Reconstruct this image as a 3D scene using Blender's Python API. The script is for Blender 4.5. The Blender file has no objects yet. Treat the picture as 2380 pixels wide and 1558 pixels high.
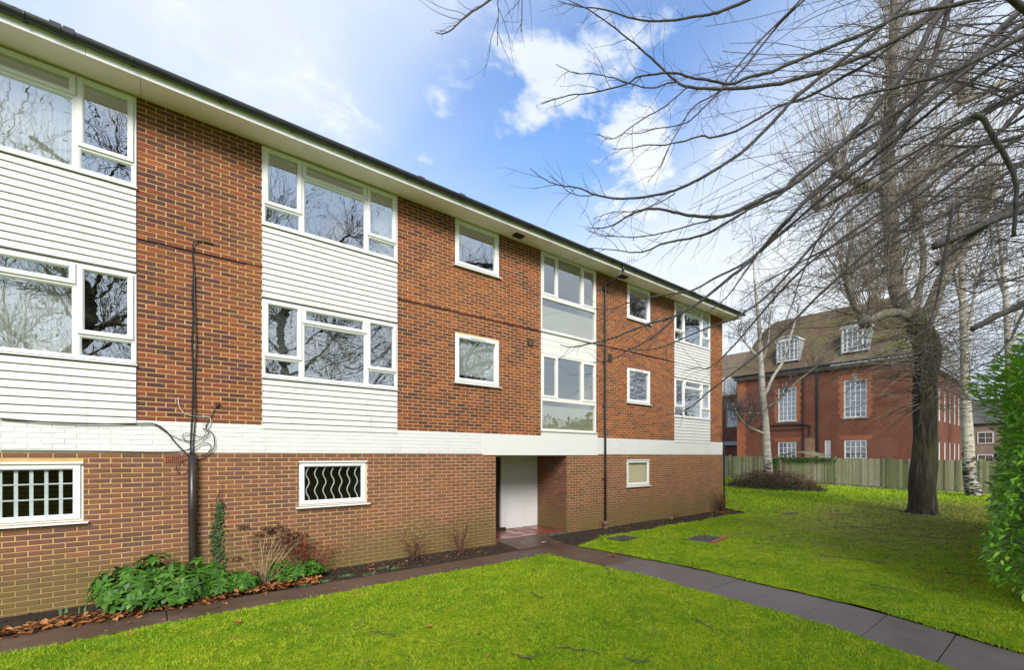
import bpy, math, random
import numpy as np
from mathutils import Vector, Matrix
rng = random.Random(7)
NR = np.random.RandomState(11)
S = bpy.context.scene
COL = S.collection

# ------------------------------------------------------------------ camera
FPX, CX, CY, VPX = 1089.0, 1383.0, 1061.0, 2520.0      # survey of the photograph in a 2380 px wide frame
EYE, DIST = 2.12, 9.9755
A_ = VPX - CX
L_ = math.hypot(FPX, A_)
FW = (FPX / L_, A_ / L_)
RT = (A_ / L_, -FPX / L_)
cam = bpy.data.cameras.new('camera')
camo = bpy.data.objects.new('camera', cam)
COL.objects.link(camo)
camo.location = (0, -DIST, EYE)
camo.rotation_euler = (math.pi / 2, 0, math.atan2(FW[1], FW[0]) - math.pi / 2)
cam.sensor_fit = 'HORIZONTAL'
cam.sensor_width = 36
cam.lens = 36 * FPX / 2380
cam.shift_x = (1190 - CX) / 2380
cam.shift_y = (CY - 779) / 2380
cam.clip_start = 0.05
cam.clip_end = 2000
S.camera = camo

# ------------------------------------------------------------------ light
SUN_ELEV, SUN_AZ = math.radians(36), math.radians(212)      # azimuth measured clockwise from +Y
SUN_DIR = Vector((math.sin(SUN_AZ) * math.cos(SUN_ELEV), math.cos(SUN_AZ) * math.cos(SUN_ELEV), math.sin(SUN_ELEV)))
W = bpy.data.worlds.new('World')
S.world = W
W.use_nodes = True
wn, wl = W.node_tree.nodes, W.node_tree.links
wn.clear()
def wnode(t, **k):
    n = wn.new(t)
    for a, b in k.items():
        setattr(n, a, b)
    return n
sky = wnode('ShaderNodeTexSky', sky_type='NISHITA', sun_disc=False)
sky.sun_elevation = SUN_ELEV
sky.sun_rotation = SUN_AZ
sky.air_density = 1.3
sky.dust_density = 0.3
sky.ozone_density = 2.5
def wmath(op, a, b=None, clamp=False):
    n = wnode('ShaderNodeMath', operation=op, use_clamp=clamp)
    for i, v in enumerate((a, b)):
        if v is None: continue
        if isinstance(v, (int, float)): n.inputs[i].default_value = v
        else: wl.new(v, n.inputs[i])
    return n.outputs[0]
tc = wnode('ShaderNodeTexCoord')
sep = wnode('ShaderNodeSeparateXYZ')
wl.new(tc.outputs['Generated'], sep.inputs[0])
el = wmath('MAXIMUM', sep.outputs[2], 0.0)
den = wmath('ADD', el, 0.22)
px_ = wmath('DIVIDE', sep.outputs[0], den)
py_ = wmath('DIVIDE', sep.outputs[1], den)
comb = wnode('ShaderNodeCombineXYZ')
wl.new(px_, comb.inputs[0]); wl.new(py_, comb.inputs[1])
def cloud_noise(scale, detail, rough, off, stretch=(1, 1, 1), dist=0.0, rot=0):
    m = wnode('ShaderNodeMapping')
    m.inputs['Location'].default_value = off
    m.inputs['Scale'].default_value = stretch
    m.inputs['Rotation'].default_value = (0, 0, rot)
    wl.new(comb.outputs[0], m.inputs[0])
    n = wnode('ShaderNodeTexNoise')
    n.inputs['Scale'].default_value = scale
    n.inputs['Detail'].default_value = detail
    n.inputs['Roughness'].default_value = rough
    n.inputs['Distortion'].default_value = dist
    wl.new(m.outputs[0], n.inputs[0])
    return n.outputs[0]
def wramp(v, a, b, lo=0.0, hi=1.0):
    n = wnode('ShaderNodeMapRange', interpolation_type='SMOOTHSTEP')
    n.inputs[1].default_value, n.inputs[2].default_value = a, b
    n.inputs[3].default_value, n.inputs[4].default_value = lo, hi
    wl.new(v, n.inputs[0])
    return n.outputs[0]
veil = wramp(cloud_noise(0.75, 4, 0.5, (3.1, 1.7, 0), (1.0, 0.5, 1), 0.6, 0.7), 0.37, 0.64, 0.0, 0.85)
puffs = wramp(cloud_noise(3.3, 9, 0.6, (1.4, 2.2, 0), (1, 1, 1), 0.25), 0.53, 0.63, 0.0, 0.92)
low = wramp(sep.outputs[2], 0.60, 0.20, 0.0, 0.80)
east = wramp(sep.outputs[0], 0.58, 0.84, 0.0, 0.85)      # the overcast half of the sky beyond the end of the garden
south = wramp(sep.outputs[1], 0.15, -0.45, 0.0, 0.72)    # bright overcast that the window panes mirror
low = wmath('SUBTRACT', 1.0, wmath('MULTIPLY', wmath('SUBTRACT', 1.0, low), wmath('MULTIPLY', wmath('SUBTRACT', 1.0, east), wmath('SUBTRACT', 1.0, south))))
mask = wmath('SUBTRACT', 1.0, wmath('MULTIPLY', wmath('MULTIPLY', wmath('SUBTRACT', 1.0, veil), wmath('SUBTRACT', 1.0, puffs)), wmath('SUBTRACT', 1.0, low)))
cv = cloud_noise(1.6, 6, 0.6, (8.0, 2.0, 0))
crp = wnode('ShaderNodeValToRGB')
crp.color_ramp.elements[0].position = 0.3; crp.color_ramp.elements[0].color = (0.40, 0.47, 0.56, 1)
crp.color_ramp.elements[1].position = 0.7; crp.color_ramp.elements[1].color = (0.56, 0.58, 0.60, 1)
wl.new(cv, crp.inputs[0])
mixc = wnode('ShaderNodeMix', data_type='RGBA')
skys = wnode('ShaderNodeVectorMath', operation='SCALE')
skys.inputs['Scale'].default_value = 0.13
wl.new(sky.outputs[0], skys.inputs[0])
wl.new(mask, mixc.inputs[0])
tin = wnode('ShaderNodeVectorMath', operation='MULTIPLY')
tin.inputs[1].default_value = (0.55, 0.84, 1.16)
wl.new(skys.outputs[0], tin.inputs[0])
wl.new(tin.outputs[0], mixc.inputs[6])
wl.new(crp.outputs[0], mixc.inputs[7])
bg = wnode('ShaderNodeBackground')
bg.inputs[1].default_value = 1.0
wl.new(mixc.outputs[2], bg.inputs[0])
wo = wnode('ShaderNodeOutputWorld')
wl.new(bg.outputs[0], wo.inputs[0])
sun = bpy.data.lights.new('sun', 'SUN')
sun.energy = 2.8
sun.angle = math.radians(22)
sun.color = (1.0, 0.96, 0.9)
suno = bpy.data.objects.new('sun', sun)
COL.objects.link(suno)
suno.rotation_euler = SUN_DIR.to_track_quat('Z', 'Y').to_euler()
suno.location = (0, -30, 30)
S.view_settings.view_transform = 'Standard'
S.view_settings.look = 'None'
S.view_settings.gamma = 1
S.view_settings.use_curve_mapping = False
S.view_settings.exposure = 0.9

# ------------------------------------------------------------------ survey helpers
def ray(x, y):
    u, v = (x - CX) / FPX, (CY - y) / FPX
    return FW[0] + u * RT[0], FW[1] + u * RT[1], v
def at(x, y, d):
    r = ray(x, y)
    return Vector((r[0] * d, -DIST + r[1] * d, EYE + r[2] * d))
def on_ground(x, y, z=0.0):
    r = ray(x, y); t = (z - EYE) / r[2]
    return Vector((r[0] * t, -DIST + r[1] * t, z))
def on_wall(x, y, Y=0.0):
    r = ray(x, y); t = (Y + DIST) / r[1]
    return Vector((r[0] * t, Y, EYE + r[2] * t))
def cam_depth(p):
    return p[0] * FW[0] + (p[1] + DIST) * FW[1]
def sstep(a, b, x):
    t = min(1, max(0, (x - a) / (b - a)))
    return t * t * (3 - 2 * t)
def terrain(x, y):
    return sstep(18, 36, x) * 0.40 * min(1.0, max(0.0, (y + 2) / 12)) + 0.0

# ------------------------------------------------------------------ object helpers
def prop(o, label=None, cat=None, group=None, kind=None):
    if label: o['label'] = label
    if cat: o['category'] = cat
    if group: o['group'] = group
    if kind: o['kind'] = kind
    return o
def empty(name, loc, label=None, cat=None, group=None):
    o = bpy.data.objects.new(name, None)
    o.empty_display_size = 0.2
    COL.objects.link(o)
    o.location = loc
    return prop(o, label, cat, group)
def link(name, me, parent=None, loc=None):
    o = bpy.data.objects.new(name, me)
    COL.objects.link(o)
    if parent is not None:
        o.parent = parent
        # children are modelled in world coordinates: cancel the parents' offsets
        off = Vector((0, 0, 0)); p = parent
        while p is not None:
            off += p.location; p = p.parent
        o.location = (Vector(loc) if loc is not None else Vector((0, 0, 0))) - off
    elif loc is not None:
        o.location = loc
    return o
class MB:
    def __init__(s): s.v = []; s.f = []; s.t = []
    def quad(s, a, b, c, d, tone=0.5):
        n = len(s.v); s.v += [tuple(a), tuple(b), tuple(c), tuple(d)]; s.f.append((n, n + 1, n + 2, n + 3)); s.t.append(tone)
    def poly(s, pts, tone=0.5):
        n = len(s.v); s.v += [tuple(p) for p in pts]; s.f.append(tuple(range(n, n + len(pts)))); s.t.append(tone)
    def box(s, x0, x1, y0, y1, z0, z1, tone=0.5):
        n = len(s.v)
        s.v += [(x0, y0, z0), (x1, y0, z0), (x1, y1, z0), (x0, y1, z0), (x0, y0, z1), (x1, y0, z1), (x1, y1, z1), (x0, y1, z1)]
        for q in ((0, 3, 2, 1), (4, 5, 6, 7), (0, 1, 5, 4), (1, 2, 6, 5), (2, 3, 7, 6), (3, 0, 4, 7)):
            s.f.append(tuple(n + i for i in q)); s.t.append(tone)
    def obox(s, c, ax, ay, az, tone=0.5):
        c, ax, ay, az = Vector(c), Vector(ax), Vector(ay), Vector(az)
        n = len(s.v)
        for k in ((-1, -1, -1), (1, -1, -1), (1, 1, -1), (-1, 1, -1), (-1, -1, 1), (1, -1, 1), (1, 1, 1), (-1, 1, 1)):
            s.v.append(tuple(c + ax * k[0] + ay * k[1] + az * k[2]))
        for q in ((0, 3, 2, 1), (4, 5, 6, 7), (0, 1, 5, 4), (1, 2, 6, 5), (2, 3, 7, 6), (3, 0, 4, 7)):
            s.f.append(tuple(n + i for i in q)); s.t.append(tone)
    def ring(s, x0, x1, z0, z1, prof, tone=0.5):
        """rectangular frame in the XZ plane; prof = [(inset, y), ...]"""
        n = len(s.v)
        for i, y in prof:
            s.v += [(x0 + i, y, z0 + i), (x1 - i, y, z0 + i), (x1 - i, y, z1 - i), (x0 + i, y, z1 - i)]
        for k in range(len(prof) - 1):
            a = n + 4 * k; b = a + 4
            for j in range(4):
                jj = (j + 1) % 4
                s.f.append((a + j, a + jj, b + jj, b + j)); s.t.append(tone)
    def tube(s, pts, rad, sides=6, cap=True, tone=0.5):
        pts = [Vector(p) for p in pts]
        if isinstance(rad, (int, float)): rad = [rad] * len(pts)
        n0 = len(s.v)
        up = None
        for i, p in enumerate(pts):
            d = (pts[min(i + 1, len(pts) - 1)] - pts[max(i - 1, 0)])
            d = d.normalized() if d.length > 1e-9 else Vector((0, 0, 1))
            if up is None:
                up = d.orthogonal().normalized()
            else:
                up = up - d * up.dot(d)
                up = up.normalized() if up.length > 1e-6 else d.orthogonal().normalized()
            q = d.cross(up)
            for k in range(sides):
                a = 2 * math.pi * k / sides
                v = p + (up * math.cos(a) + q * math.sin(a)) * rad[i]
                s.v.append((v.x, v.y, v.z))
        for i in range(len(pts) - 1):
            a = n0 + i * sides; b = a + sides
            for k in range(sides):
                kk = (k + 1) % sides
                s.f.append((a + k, a + kk, b + kk, b + k)); s.t.append(tone)
        if cap:
            s.f.append(tuple(n0 + k for k in reversed(range(sides)))); s.t.append(tone)
            e = n0 + (len(pts) - 1) * sides
            s.f.append(tuple(e + k for k in range(sides))); s.t.append(tone)
    def leaf(s, p, d, n, L, Wd, fold=0.25, curl=0.15, tone=0.5):
        """pointed leaf from p along d, face normal n"""
        d = Vector(d).normalized(); n = Vector(n); n = (n - d * n.dot(d)); n = n.normalized() if n.length > 1e-5 else d.orthogonal().normalized()
        b = d.cross(n); p = Vector(p)
        i = len(s.v)
        for (t, w) in ((0.0, 0.0), (0.3, 0.42), (0.3, -0.42), (0.68, 0.40), (0.68, -0.40), (1.0, 0.0), (0.3, 0.0), (0.68, 0.0)):
            q = p + d * (t * L) + b * (w * Wd) + n * (abs(w) * Wd * fold - curl * L * t * t)
            s.v.append((q.x, q.y, q.z))
        for q in ((0, 6, 1), (0, 2, 6), (6, 7, 3, 1), (2, 4, 7, 6), (7, 5, 3), (4, 5, 7)):
            s.f.append(tuple(i + k for k in q)); s.t.append(tone)
    def mesh(s, name, mat, smooth=False, tones=False):
        me = bpy.data.meshes.new(name)
        me.from_pydata(s.v, [], s.f)
        if tones:
            a = me.attributes.new('tone', 'FLOAT', 'FACE')
            a.data.foreach_set('value', s.t)
        if smooth:
            me.polygons.foreach_set('use_smooth', [True] * len(me.polygons))
        if mat is not None: me.materials.append(mat)
        me.update()
        return me
    def build(s, name, mat, parent=None, smooth=False, tones=False, kind=None, label=None):
        o = link(name, s.mesh(name, mat, smooth, tones), parent)
        if kind: o['kind'] = kind
        if label: o['label'] = label
        return o
def fast_tris(name, V, F, mat, parent=None, tone=None, smooth=False):
    """numpy arrays of vertices (n,3) and triangles (m,3)"""
    me = bpy.data.meshes.new(name)
    me.vertices.add(len(V)); me.vertices.foreach_set('co', np.ascontiguousarray(V, dtype=np.float32).ravel())
    me.loops.add(len(F) * 3); me.loops.foreach_set('vertex_index', np.ascontiguousarray(F, dtype=np.int32).ravel())
    me.polygons.add(len(F))
    me.polygons.foreach_set('loop_start', np.arange(0, len(F) * 3, 3, dtype=np.int32))
    me.polygons.foreach_set('loop_total', np.full(len(F), 3, dtype=np.int32))
    if tone is not None:
        a = me.attributes.new('tone', 'FLOAT', 'FACE'); a.data.foreach_set('value', np.asarray(tone, dtype=np.float32))
    me.materials.append(mat)
    me.update(calc_edges=True)
    me.validate()
    return link(name, me, parent)

# ------------------------------------------------------------------ materials
class NT:
    def __init__(s, name):
        s.m = bpy.data.materials.new(name); s.m.use_nodes = True
        s.n, s.l = s.m.node_tree.nodes, s.m.node_tree.links
        s.n.clear()
        s.out = s.n.new('ShaderNodeOutputMaterial')
        s.b = s.n.new('ShaderNodeBsdfPrincipled')
        s.l.new(s.b.outputs[0], s.out.inputs[0])
        s.geo = s.n.new('ShaderNodeNewGeometry')
    def put(s, sock, v):
        if isinstance(v, (int, float)): sock.default_value = v
        elif isinstance(v, tuple): sock.default_value = v if len(v) != 3 or sock.type == 'VECTOR' else (*v, 1)
        else: s.l.new(v, sock)
    def math(s, op, a, b=None, clamp=False):
        n = s.n.new('ShaderNodeMath'); n.operation = op; n.use_clamp = clamp
        s.put(n.inputs[0], a)
        if b is not None: s.put(n.inputs[1], b)
        return n.outputs[0]
    def noise(s, scale, detail=4, rough=0.55, vec=None, stretch=None, dist=0.0):
        n = s.n.new('ShaderNodeTexNoise')
        n.inputs['Scale'].default_value = scale; n.inputs['Detail'].default_value = detail
        n.inputs['Roughness'].default_value = rough; n.inputs['Distortion'].default_value = dist
        v = vec or s.geo.outputs['Position']
        if stretch:
            m = s.n.new('ShaderNodeMapping'); m.inputs['Scale'].default_value = stretch; s.l.new(v, m.inputs[0]); v = m.outputs[0]
        s.l.new(v, n.inputs['Vector'])
        return n.outputs[0]
    def ramp(s, v, stops):
        n = s.n.new('ShaderNodeValToRGB'); e = n.color_ramp.elements
        while len(e) < len(stops): e.new(0.5)
        for i, (p, c) in enumerate(stops):
            e[i].position = p; e[i].color = (*c, 1) if len(c) == 3 else c
        s.l.new(v, n.inputs[0]); return n.outputs[0]
    def rng(s, v, a, b, lo=0.0, hi=1.0):
        n = s.n.new('ShaderNodeMapRange'); n.interpolation_type = 'SMOOTHSTEP'
        n.inputs[1].default_value, n.inputs[2].default_value, n.inputs[3].default_value, n.inputs[4].default_value = a, b, lo, hi
        s.l.new(v, n.inputs[0]); return n.outputs[0]
    def mix(s, f, a, b, mode='MIX'):
        n = s.n.new('ShaderNodeMix'); n.data_type = 'RGBA'; n.blend_type = mode
        s.put(n.inputs[0], f); s.put(n.inputs[6], a); s.put(n.inputs[7], b)
        return n.outputs[2]
    def bump(s, h, strength=0.3, dist=0.01):
        n = s.n.new('ShaderNodeBump'); n.inputs['Strength'].default_value = strength; n.inputs['Distance'].default_value = dist
        s.l.new(h, n.inputs['Height']); s.l.new(n.outputs[0], s.b.inputs['Normal']); return n
    def attr(s, name='tone'):
        n = s.n.new('ShaderNodeAttribute'); n.attribute_name = name; return n.outputs['Fac']
    def xyz(s):
        n = s.n.new('ShaderNodeSeparateXYZ'); s.l.new(s.geo.outputs['Position'], n.inputs[0]); return n.outputs
    def fin(s, col, rough=0.8, spec=0.5):
        s.put(s.b.inputs['Base Color'], col); s.put(s.b.inputs['Roughness'], rough)
        s.b.inputs['Specular IOR Level'].default_value = spec
        return s.m
def simple(name, col, rough=0.6, var=0.12, scale=6, bump=0.0, bscale=60, spec=0.5, metal=0.0, bdist=0.004):
    t = NT(name)
    n = t.noise(scale, 5, 0.6)
    d = tuple(c * (1 - var * 2.2) for c in col); e = tuple(min(1, c * (1 + var)) for c in col)
    c = t.ramp(n, [(0.3, d), (0.7, e)])
    if bump: t.bump(t.noise(bscale, 4, 0.6), bump, bdist)
    t.b.inputs['Metallic'].default_value = metal
    return t.fin(c, rough, spec)

def algae(t, col, amt=0.85, green=(0.15, 0.115, 0.036)):
    z = t.xyz()[2]
    n = t.noise(1.3, 6, 0.65)
    zz = t.math('ADD', z, t.math('MULTIPLY', t.math('SUBTRACT', n, 0.5), 1.5))
    f = t.rng(zz, 1.0, 0.1, 0.0, amt)
    n2 = t.noise(9, 4, 0.6)
    f = t.math('MULTIPLY', f, t.rng(n2, 0.25, 0.6, 0.55, 1.0))
    return t.mix(f, col, green)
def mat_brick(name, lo):
    t = NT(name)
    tone = t.attr()
    c = t.ramp(tone, [(0.0, (0.075, 0.030, 0.032)), (0.22, (0.115, 0.040, 0.034)), (0.5, (0.20, 0.056, 0.030)), (0.8, (0.27, 0.070, 0.028)), (1.0, (0.36, 0.10, 0.036))]) if not lo else \
        t.ramp(tone, [(0.0, (0.085, 0.045, 0.036)), (0.3, (0.145, 0.062, 0.040)), (0.6, (0.20, 0.076, 0.040)), (1.0, (0.29, 0.10, 0.052))])
    n = t.noise(38, 5, 0.7)
    c = t.mix(t.rng(n, 0.3, 0.75, 0.0, 0.55), c, (0.10, 0.045, 0.036))
    n3 = t.noise(13, 3, 0.5)
    c = t.mix(t.rng(n3, 0.55, 0.75, 0.0, 0.35), c, (0.34, 0.14, 0.085))
    n4 = t.noise(0.45, 3, 0.5)
    c = t.mix(t.rng(n4, 0.45, 0.7, 0.0, 0.35), c, (0.31, 0.115, 0.04))
    c = t.mix(t.rng(t.noise(0.9, 8, 0.75, stretch=(1, 1, 0.5)), 0.56, 0.78, 0.0, 0.35), c, (0.30, 0.20, 0.14))
    if lo: c = t.mix(0.22, c, (0.27, 0.135, 0.09))
    if lo: c = algae(t, c)
    else:
        # shade below the eaves, mixed into the colour of the top courses
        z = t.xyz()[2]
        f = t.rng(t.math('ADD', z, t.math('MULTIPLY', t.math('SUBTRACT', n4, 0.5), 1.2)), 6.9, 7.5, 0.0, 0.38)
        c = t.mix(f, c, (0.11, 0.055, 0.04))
    t.bump(t.noise(90, 6, 0.75), 0.6, 0.006)
    return t.fin(c, 0.88, 0.3)
M = {}
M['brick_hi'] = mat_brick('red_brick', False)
M['brick_lo'] = mat_brick('weathered_brick', True)
def mat_mortar(name, lo):
    t = NT(name)
    n = t.noise(3, 6, 0.7)
    c = t.ramp(n, [(0.25, (0.42, 0.27, 0.10)), (0.5, (0.55, 0.37, 0.16)), (0.75, (0.62, 0.45, 0.23))])
    c = t.mix(t.rng(t.noise(45, 3, 0.6), 0.5, 0.8, 0.0, 0.4), c, (0.34, 0.23, 0.11))
    if lo: c = algae(t, c, 0.7, (0.20, 0.155, 0.05))
    t.bump(t.noise(120, 4, 0.7), 0.5, 0.004)
    return t.fin(c, 0.95, 0.2)
M['mortar_hi'] = mat_mortar('yellow_mortar', False)
M['mortar_lo'] = mat_mortar('stained_mortar', True)
def mat_white(name, base=(0.78, 0.78, 0.75), dirt=(0.36, 0.34, 0.26), amt=0.35, rough=0.5, bump=0.15, bs=40):
    t = NT(name)
    n = t.noise(2.2, 7, 0.7, stretch=(1.0, 1.0, 0.35))
    c = t.mix(t.rng(n, 0.5, 0.8, 0.0, amt), base, dirt)
    c = t.mix(t.rng(t.noise(26, 5, 0.7), 0.62, 0.78, 0.0, amt), c, dirt)
    c = t.mix(t.rng(t.noise(9, 6, 0.7, stretch=(1, 1, 0.06)), 0.56, 0.76, 0.0, amt * .7), c, dirt)
    t.bump(t.noise(bs, 4, 0.65), bump, 0.004)
    return t.fin(c, rough, 0.4)
M['upvc'] = mat_white('white_upvc', (0.75, 0.75, 0.74), (0.5, 0.49, 0.44), 0.18, 0.28, 0.02)
M['board'] = mat_white('white_board', (0.68, 0.68, 0.655), (0.36, 0.33, 0.25), 0.55, 0.42, 0.08)
M['painted'] = mat_white('white_masonry_paint', (0.68, 0.68, 0.66), (0.45, 0.42, 0.35), 0.35, 0.7, 0.55, 22)
M['smooth_white'] = mat_white('smooth_white_paint', (0.71, 0.70, 0.665), (0.56, 0.54, 0.47), 0.16, 0.6, 0.06)
M['fascia'] = mat_white('fascia_paint', (0.80, 0.80, 0.77), (0.30, 0.26, 0.20), 0.6, 0.5, 0.1)
M['soffit'] = mat_white('soffit_board', (0.90, 0.80, 0.76), (0.66, 0.57, 0.48), 0.25, 0.75, 0.1)
M['gutter'] = simple('dark_gutter', (0.028, 0.030, 0.034), 0.38, 0.25, 3, 0.05)
M['pipe_brown'] = simple('brown_pipe', (0.032, 0.022, 0.020), 0.35, 0.25, 5)
M['cable'] = simple('black_cable', (0.015, 0.015, 0.016), 0.5, 0.2, 9)
M['cable_white'] = simple('pale_cable', (0.6, 0.58, 0.54), 0.5, 0.1, 9)
M['dark'] = simple('dark_gap', (0.012, 0.011, 0.010), 0.9, 0.2, 9)
M['black_plastic'] = simple('black_plastic', (0.02, 0.02, 0.02), 0.5, 0.2, 9)
M['vent'] = simple('brown_vent', (0.055, 0.04, 0.032), 0.6, 0.2, 12)
M['terracotta'] = simple('terracotta', (0.34, 0.115, 0.055), 0.8, 0.2, 20, 0.3)
M['clay'] = simple('clay_collar', (0.25, 0.15, 0.09), 0.85, 0.3, 14, 0.3)
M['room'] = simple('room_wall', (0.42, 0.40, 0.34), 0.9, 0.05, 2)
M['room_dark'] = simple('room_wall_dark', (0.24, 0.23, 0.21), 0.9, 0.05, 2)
M['room_tan'] = simple('stairwell_wall', (0.47, 0.44, 0.34), 0.9, 0.04, 2)
M['blind'] = simple('pale_blind', (0.72, 0.72, 0.70), 0.7, 0.04, 3)
M['blind_tan'] = simple('tan_blind', (0.50, 0.43, 0.28), 0.8, 0.05, 6)
M['curtain'] = simple('curtain', (0.62, 0.60, 0.54), 0.9, 0.06, 4)
M['grille'] = simple('pale_grille', (0.48, 0.53, 0.52), 0.5, 0.08, 8)
M['door'] = simple('dark_door', (0.022, 0.012, 0.010), 0.4, 0.2, 6)
M['tile'] = None
t = NT('red_quarry_tile')
c = t.ramp(t.noise(2.2, 6, 0.65), [(0.3, (0.085, 0.035, 0.025)), (0.55, (0.20, 0.050, 0.030)), (0.75, (0.27, 0.062, 0.038))])
t.bump(t.noise(60, 3), 0.1, 0.002)
M['tile'] = t.fin(c, t.rng(t.noise(3, 3), 0.35, 0.65, 0.12, 0.5), 0.5)
def mat_path(name, a, b, wet):
    t = NT(name)
    n = t.noise(1.1, 7, 0.65)
    c = t.ramp(n, [(0.3, a), (0.7, b)])
    c = t.mix(t.rng(t.noise(150, 2, 0.5), 0.6, 0.75, 0.0, 0.45), c, tuple(min(1, k * 2.6) for k in b))
    c = t.mix(t.rng(t.noise(5, 5, 0.7), 0.58, 0.75, 0.0, 0.5), c, (0.05, 0.052, 0.022))
    t.bump(t.noise(110, 4, 0.7), 0.35, 0.004)
    return t.fin(c, t.rng(n, 0.35, 0.65, wet, wet + 0.3), 0.45)
M['path'] = mat_path('brown_wet_path', (0.058, 0.038, 0.028), (0.125, 0.078, 0.056), 0.28)
M['path2'] = mat_path('grey_brown_paving', (0.085, 0.070, 0.062), (0.155, 0.125, 0.112), 0.38)
t = NT('soil')
c = t.ramp(t.noise(6, 8, 0.75), [(0.3, (0.028, 0.020, 0.014)), (0.6, (0.070, 0.050, 0.034)), (0.8, (0.115, 0.085, 0.058))])
c = t.mix(t.rng(t.noise(70, 3, 0.7), 0.6, 0.75, 0.0, 0.6), c, (0.15, 0.115, 0.08))
t.bump(t.noise(24, 8, 0.8), 1.0, 0.05)
M['soil'] = t.fin(c, 0.95, 0.2)
def lawn_col(t, blade=False):
    g = t.ramp(t.noise(0.55, 5, 0.6), [(0.28, (0.115, 0.235, 0.008)), (0.5, (0.215, 0.35, 0.008)), (0.7, (0.34, 0.42, 0.012))])
    g = t.mix(t.rng(t.noise(3.2, 6, 0.7), 0.42, 0.64, 0.0, 0.6), g, (0.42, 0.45, 0.02))
    g = t.mix(t.rng(t.noise(16, 5, 0.75), 0.44, 0.66, 0.0, 0.6), g, (0.07, 0.15, 0.008))
    g = t.mix(t.rng(t.noise(2.1, 6, 0.75, stretch=(1, 1, 1), dist=0.4), 0.56, 0.72, 0.0, 0.65), g, (0.055, 0.12, 0.022))
    g = t.mix(t.rng(t.noise(1.7, 7, 0.75, dist=0.6), 0.57, 0.70, 0.0, 0.55), g, (0.20, 0.17, 0.045))
    # worn, twig-strewn ground beneath the lime tree and the hedge
    X = t.xyz()
    dx = t.math('DIVIDE', t.math('SUBTRACT', X[0], 19.5), 9.0); dy = t.math('DIVIDE', t.math('ADD', X[1], 5.8), 4.2)
    d = t.math('SQRT', t.math('ADD', t.math('MULTIPLY', dx, dx), t.math('MULTIPLY', dy, dy)))
    d = t.math('ADD', d, t.math('MULTIPLY', t.math('SUBTRACT', t.noise(0.9, 6, 0.7), 0.5), 1.6))
    g = t.mix(t.rng(d, 1.15, 0.45, 0.0, 0.78), g, t.ramp(t.noise(7, 6, 0.75), [(0.35, (0.16, 0.12, 0.06)), (0.55, (0.34, 0.29, 0.09)), (0.75, (0.40, 0.42, 0.06))]))
    return g
t = NT('mossy_lawn')
c = lawn_col(t)
c = t.mix(t.rng(t.noise(48, 5, 0.8), 0.42, 0.66, 0.0, 0.75), c, (0.035, 0.075, 0.006))
t.bump(t.noise(35, 7, 0.8), 1.0, 0.03)
M['lawn'] = t.fin(c, 0.95, 0.05)
t = NT('grass_blade')
c = lawn_col(t)
tone = t.attr()
c = t.mix(t.rng(tone, 0.3, 1.0, 0.0, 0.6), c, (0.40, 0.50, 0.05))
c = t.mix(t.rng(tone, 0.35, 0.0, 0.0, 0.85), c, (0.045, 0.12, 0.012))
M['grass'] = t.fin(c, 0.7, 0.12)
t.b.inputs['Subsurface Weight'].default_value = 0.0
def mat_leaf(name, stops, rough=0.4, spec=0.5):
    t = NT(name)
    c = t.ramp(t.attr(), stops)
    c = t.mix(t.rng(t.noise(14, 3), 0.4, 0.75, 0.0, 0.3), c, tuple(k * 0.5 for k in stops[0][1]))
    m = t.fin(c, rough, spec)
    tr = t.n.new('ShaderNodeBsdfTranslucent'); ms = t.n.new('ShaderNodeMixShader'); ms.inputs[0].default_value = 0.22
    t.l.new(c, tr.inputs[0]); t.l.new(t.b.outputs[0], ms.inputs[1]); t.l.new(tr.outputs[0], ms.inputs[2]); t.l.new(ms.outputs[0], t.out.inputs[0])
    return m
M['laurel'] = mat_leaf('laurel_leaf', [(0.0, (0.10, 0.25, 0.02)), (0.5, (0.18, 0.40, 0.035)), (1.0, (0.34, 0.56, 0.08))], 0.34, 0.4)
M['shrubleaf'] = mat_leaf('shrub_leaf', [(0.0, (0.028, 0.085, 0.010)), (0.5, (0.06, 0.165, 0.018)), (0.9, (0.115, 0.255, 0.030)), (1.0, (0.20, 0.24, 0.04))], 0.45, 0.3)
M['ivy'] = mat_leaf('ivy_leaf', [(0.0, (0.022, 0.05, 0.014)), (0.6, (0.055, 0.105, 0.026)), (1.0, (0.11, 0.16, 0.045))], 0.6, 0.25)
M['deadleaf'] = mat_leaf('dead_leaf', [(0.0, (0.08, 0.032, 0.02)), (0.4, (0.26, 0.10, 0.032)), (0.75, (0.46, 0.19, 0.05)), (1.0, (0.48, 0.26, 0.11))], 0.6, 0.3)
M['evergreen'] = mat_leaf('evergreen_leaf', [(0.0, (0.012, 0.03, 0.012)), (1.0, (0.04, 0.085, 0.028))], 0.6)
M['redleaf'] = mat_leaf('red_leaf', [(0.0, (0.25, 0.02, 0.02)), (1.0, (0.5, 0.05, 0.04))], 0.5)
M['yellowleaf'] = mat_leaf('yellow_leaf', [(0.0, (0.4, 0.34, 0.04)), (1.0, (0.55, 0.5, 0.08))], 0.5)
M['shoot'] = mat_leaf('green_shoot', [(0.0, (0.08, 0.2, 0.06)), (1.0, (0.16, 0.32, 0.12))], 0.5)
M['hydrangea'] = mat_leaf('dry_flower', [(0.0, (0.085, 0.045, 0.022)), (1.0, (0.24, 0.135, 0.07))], 0.8, 0.2)
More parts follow.
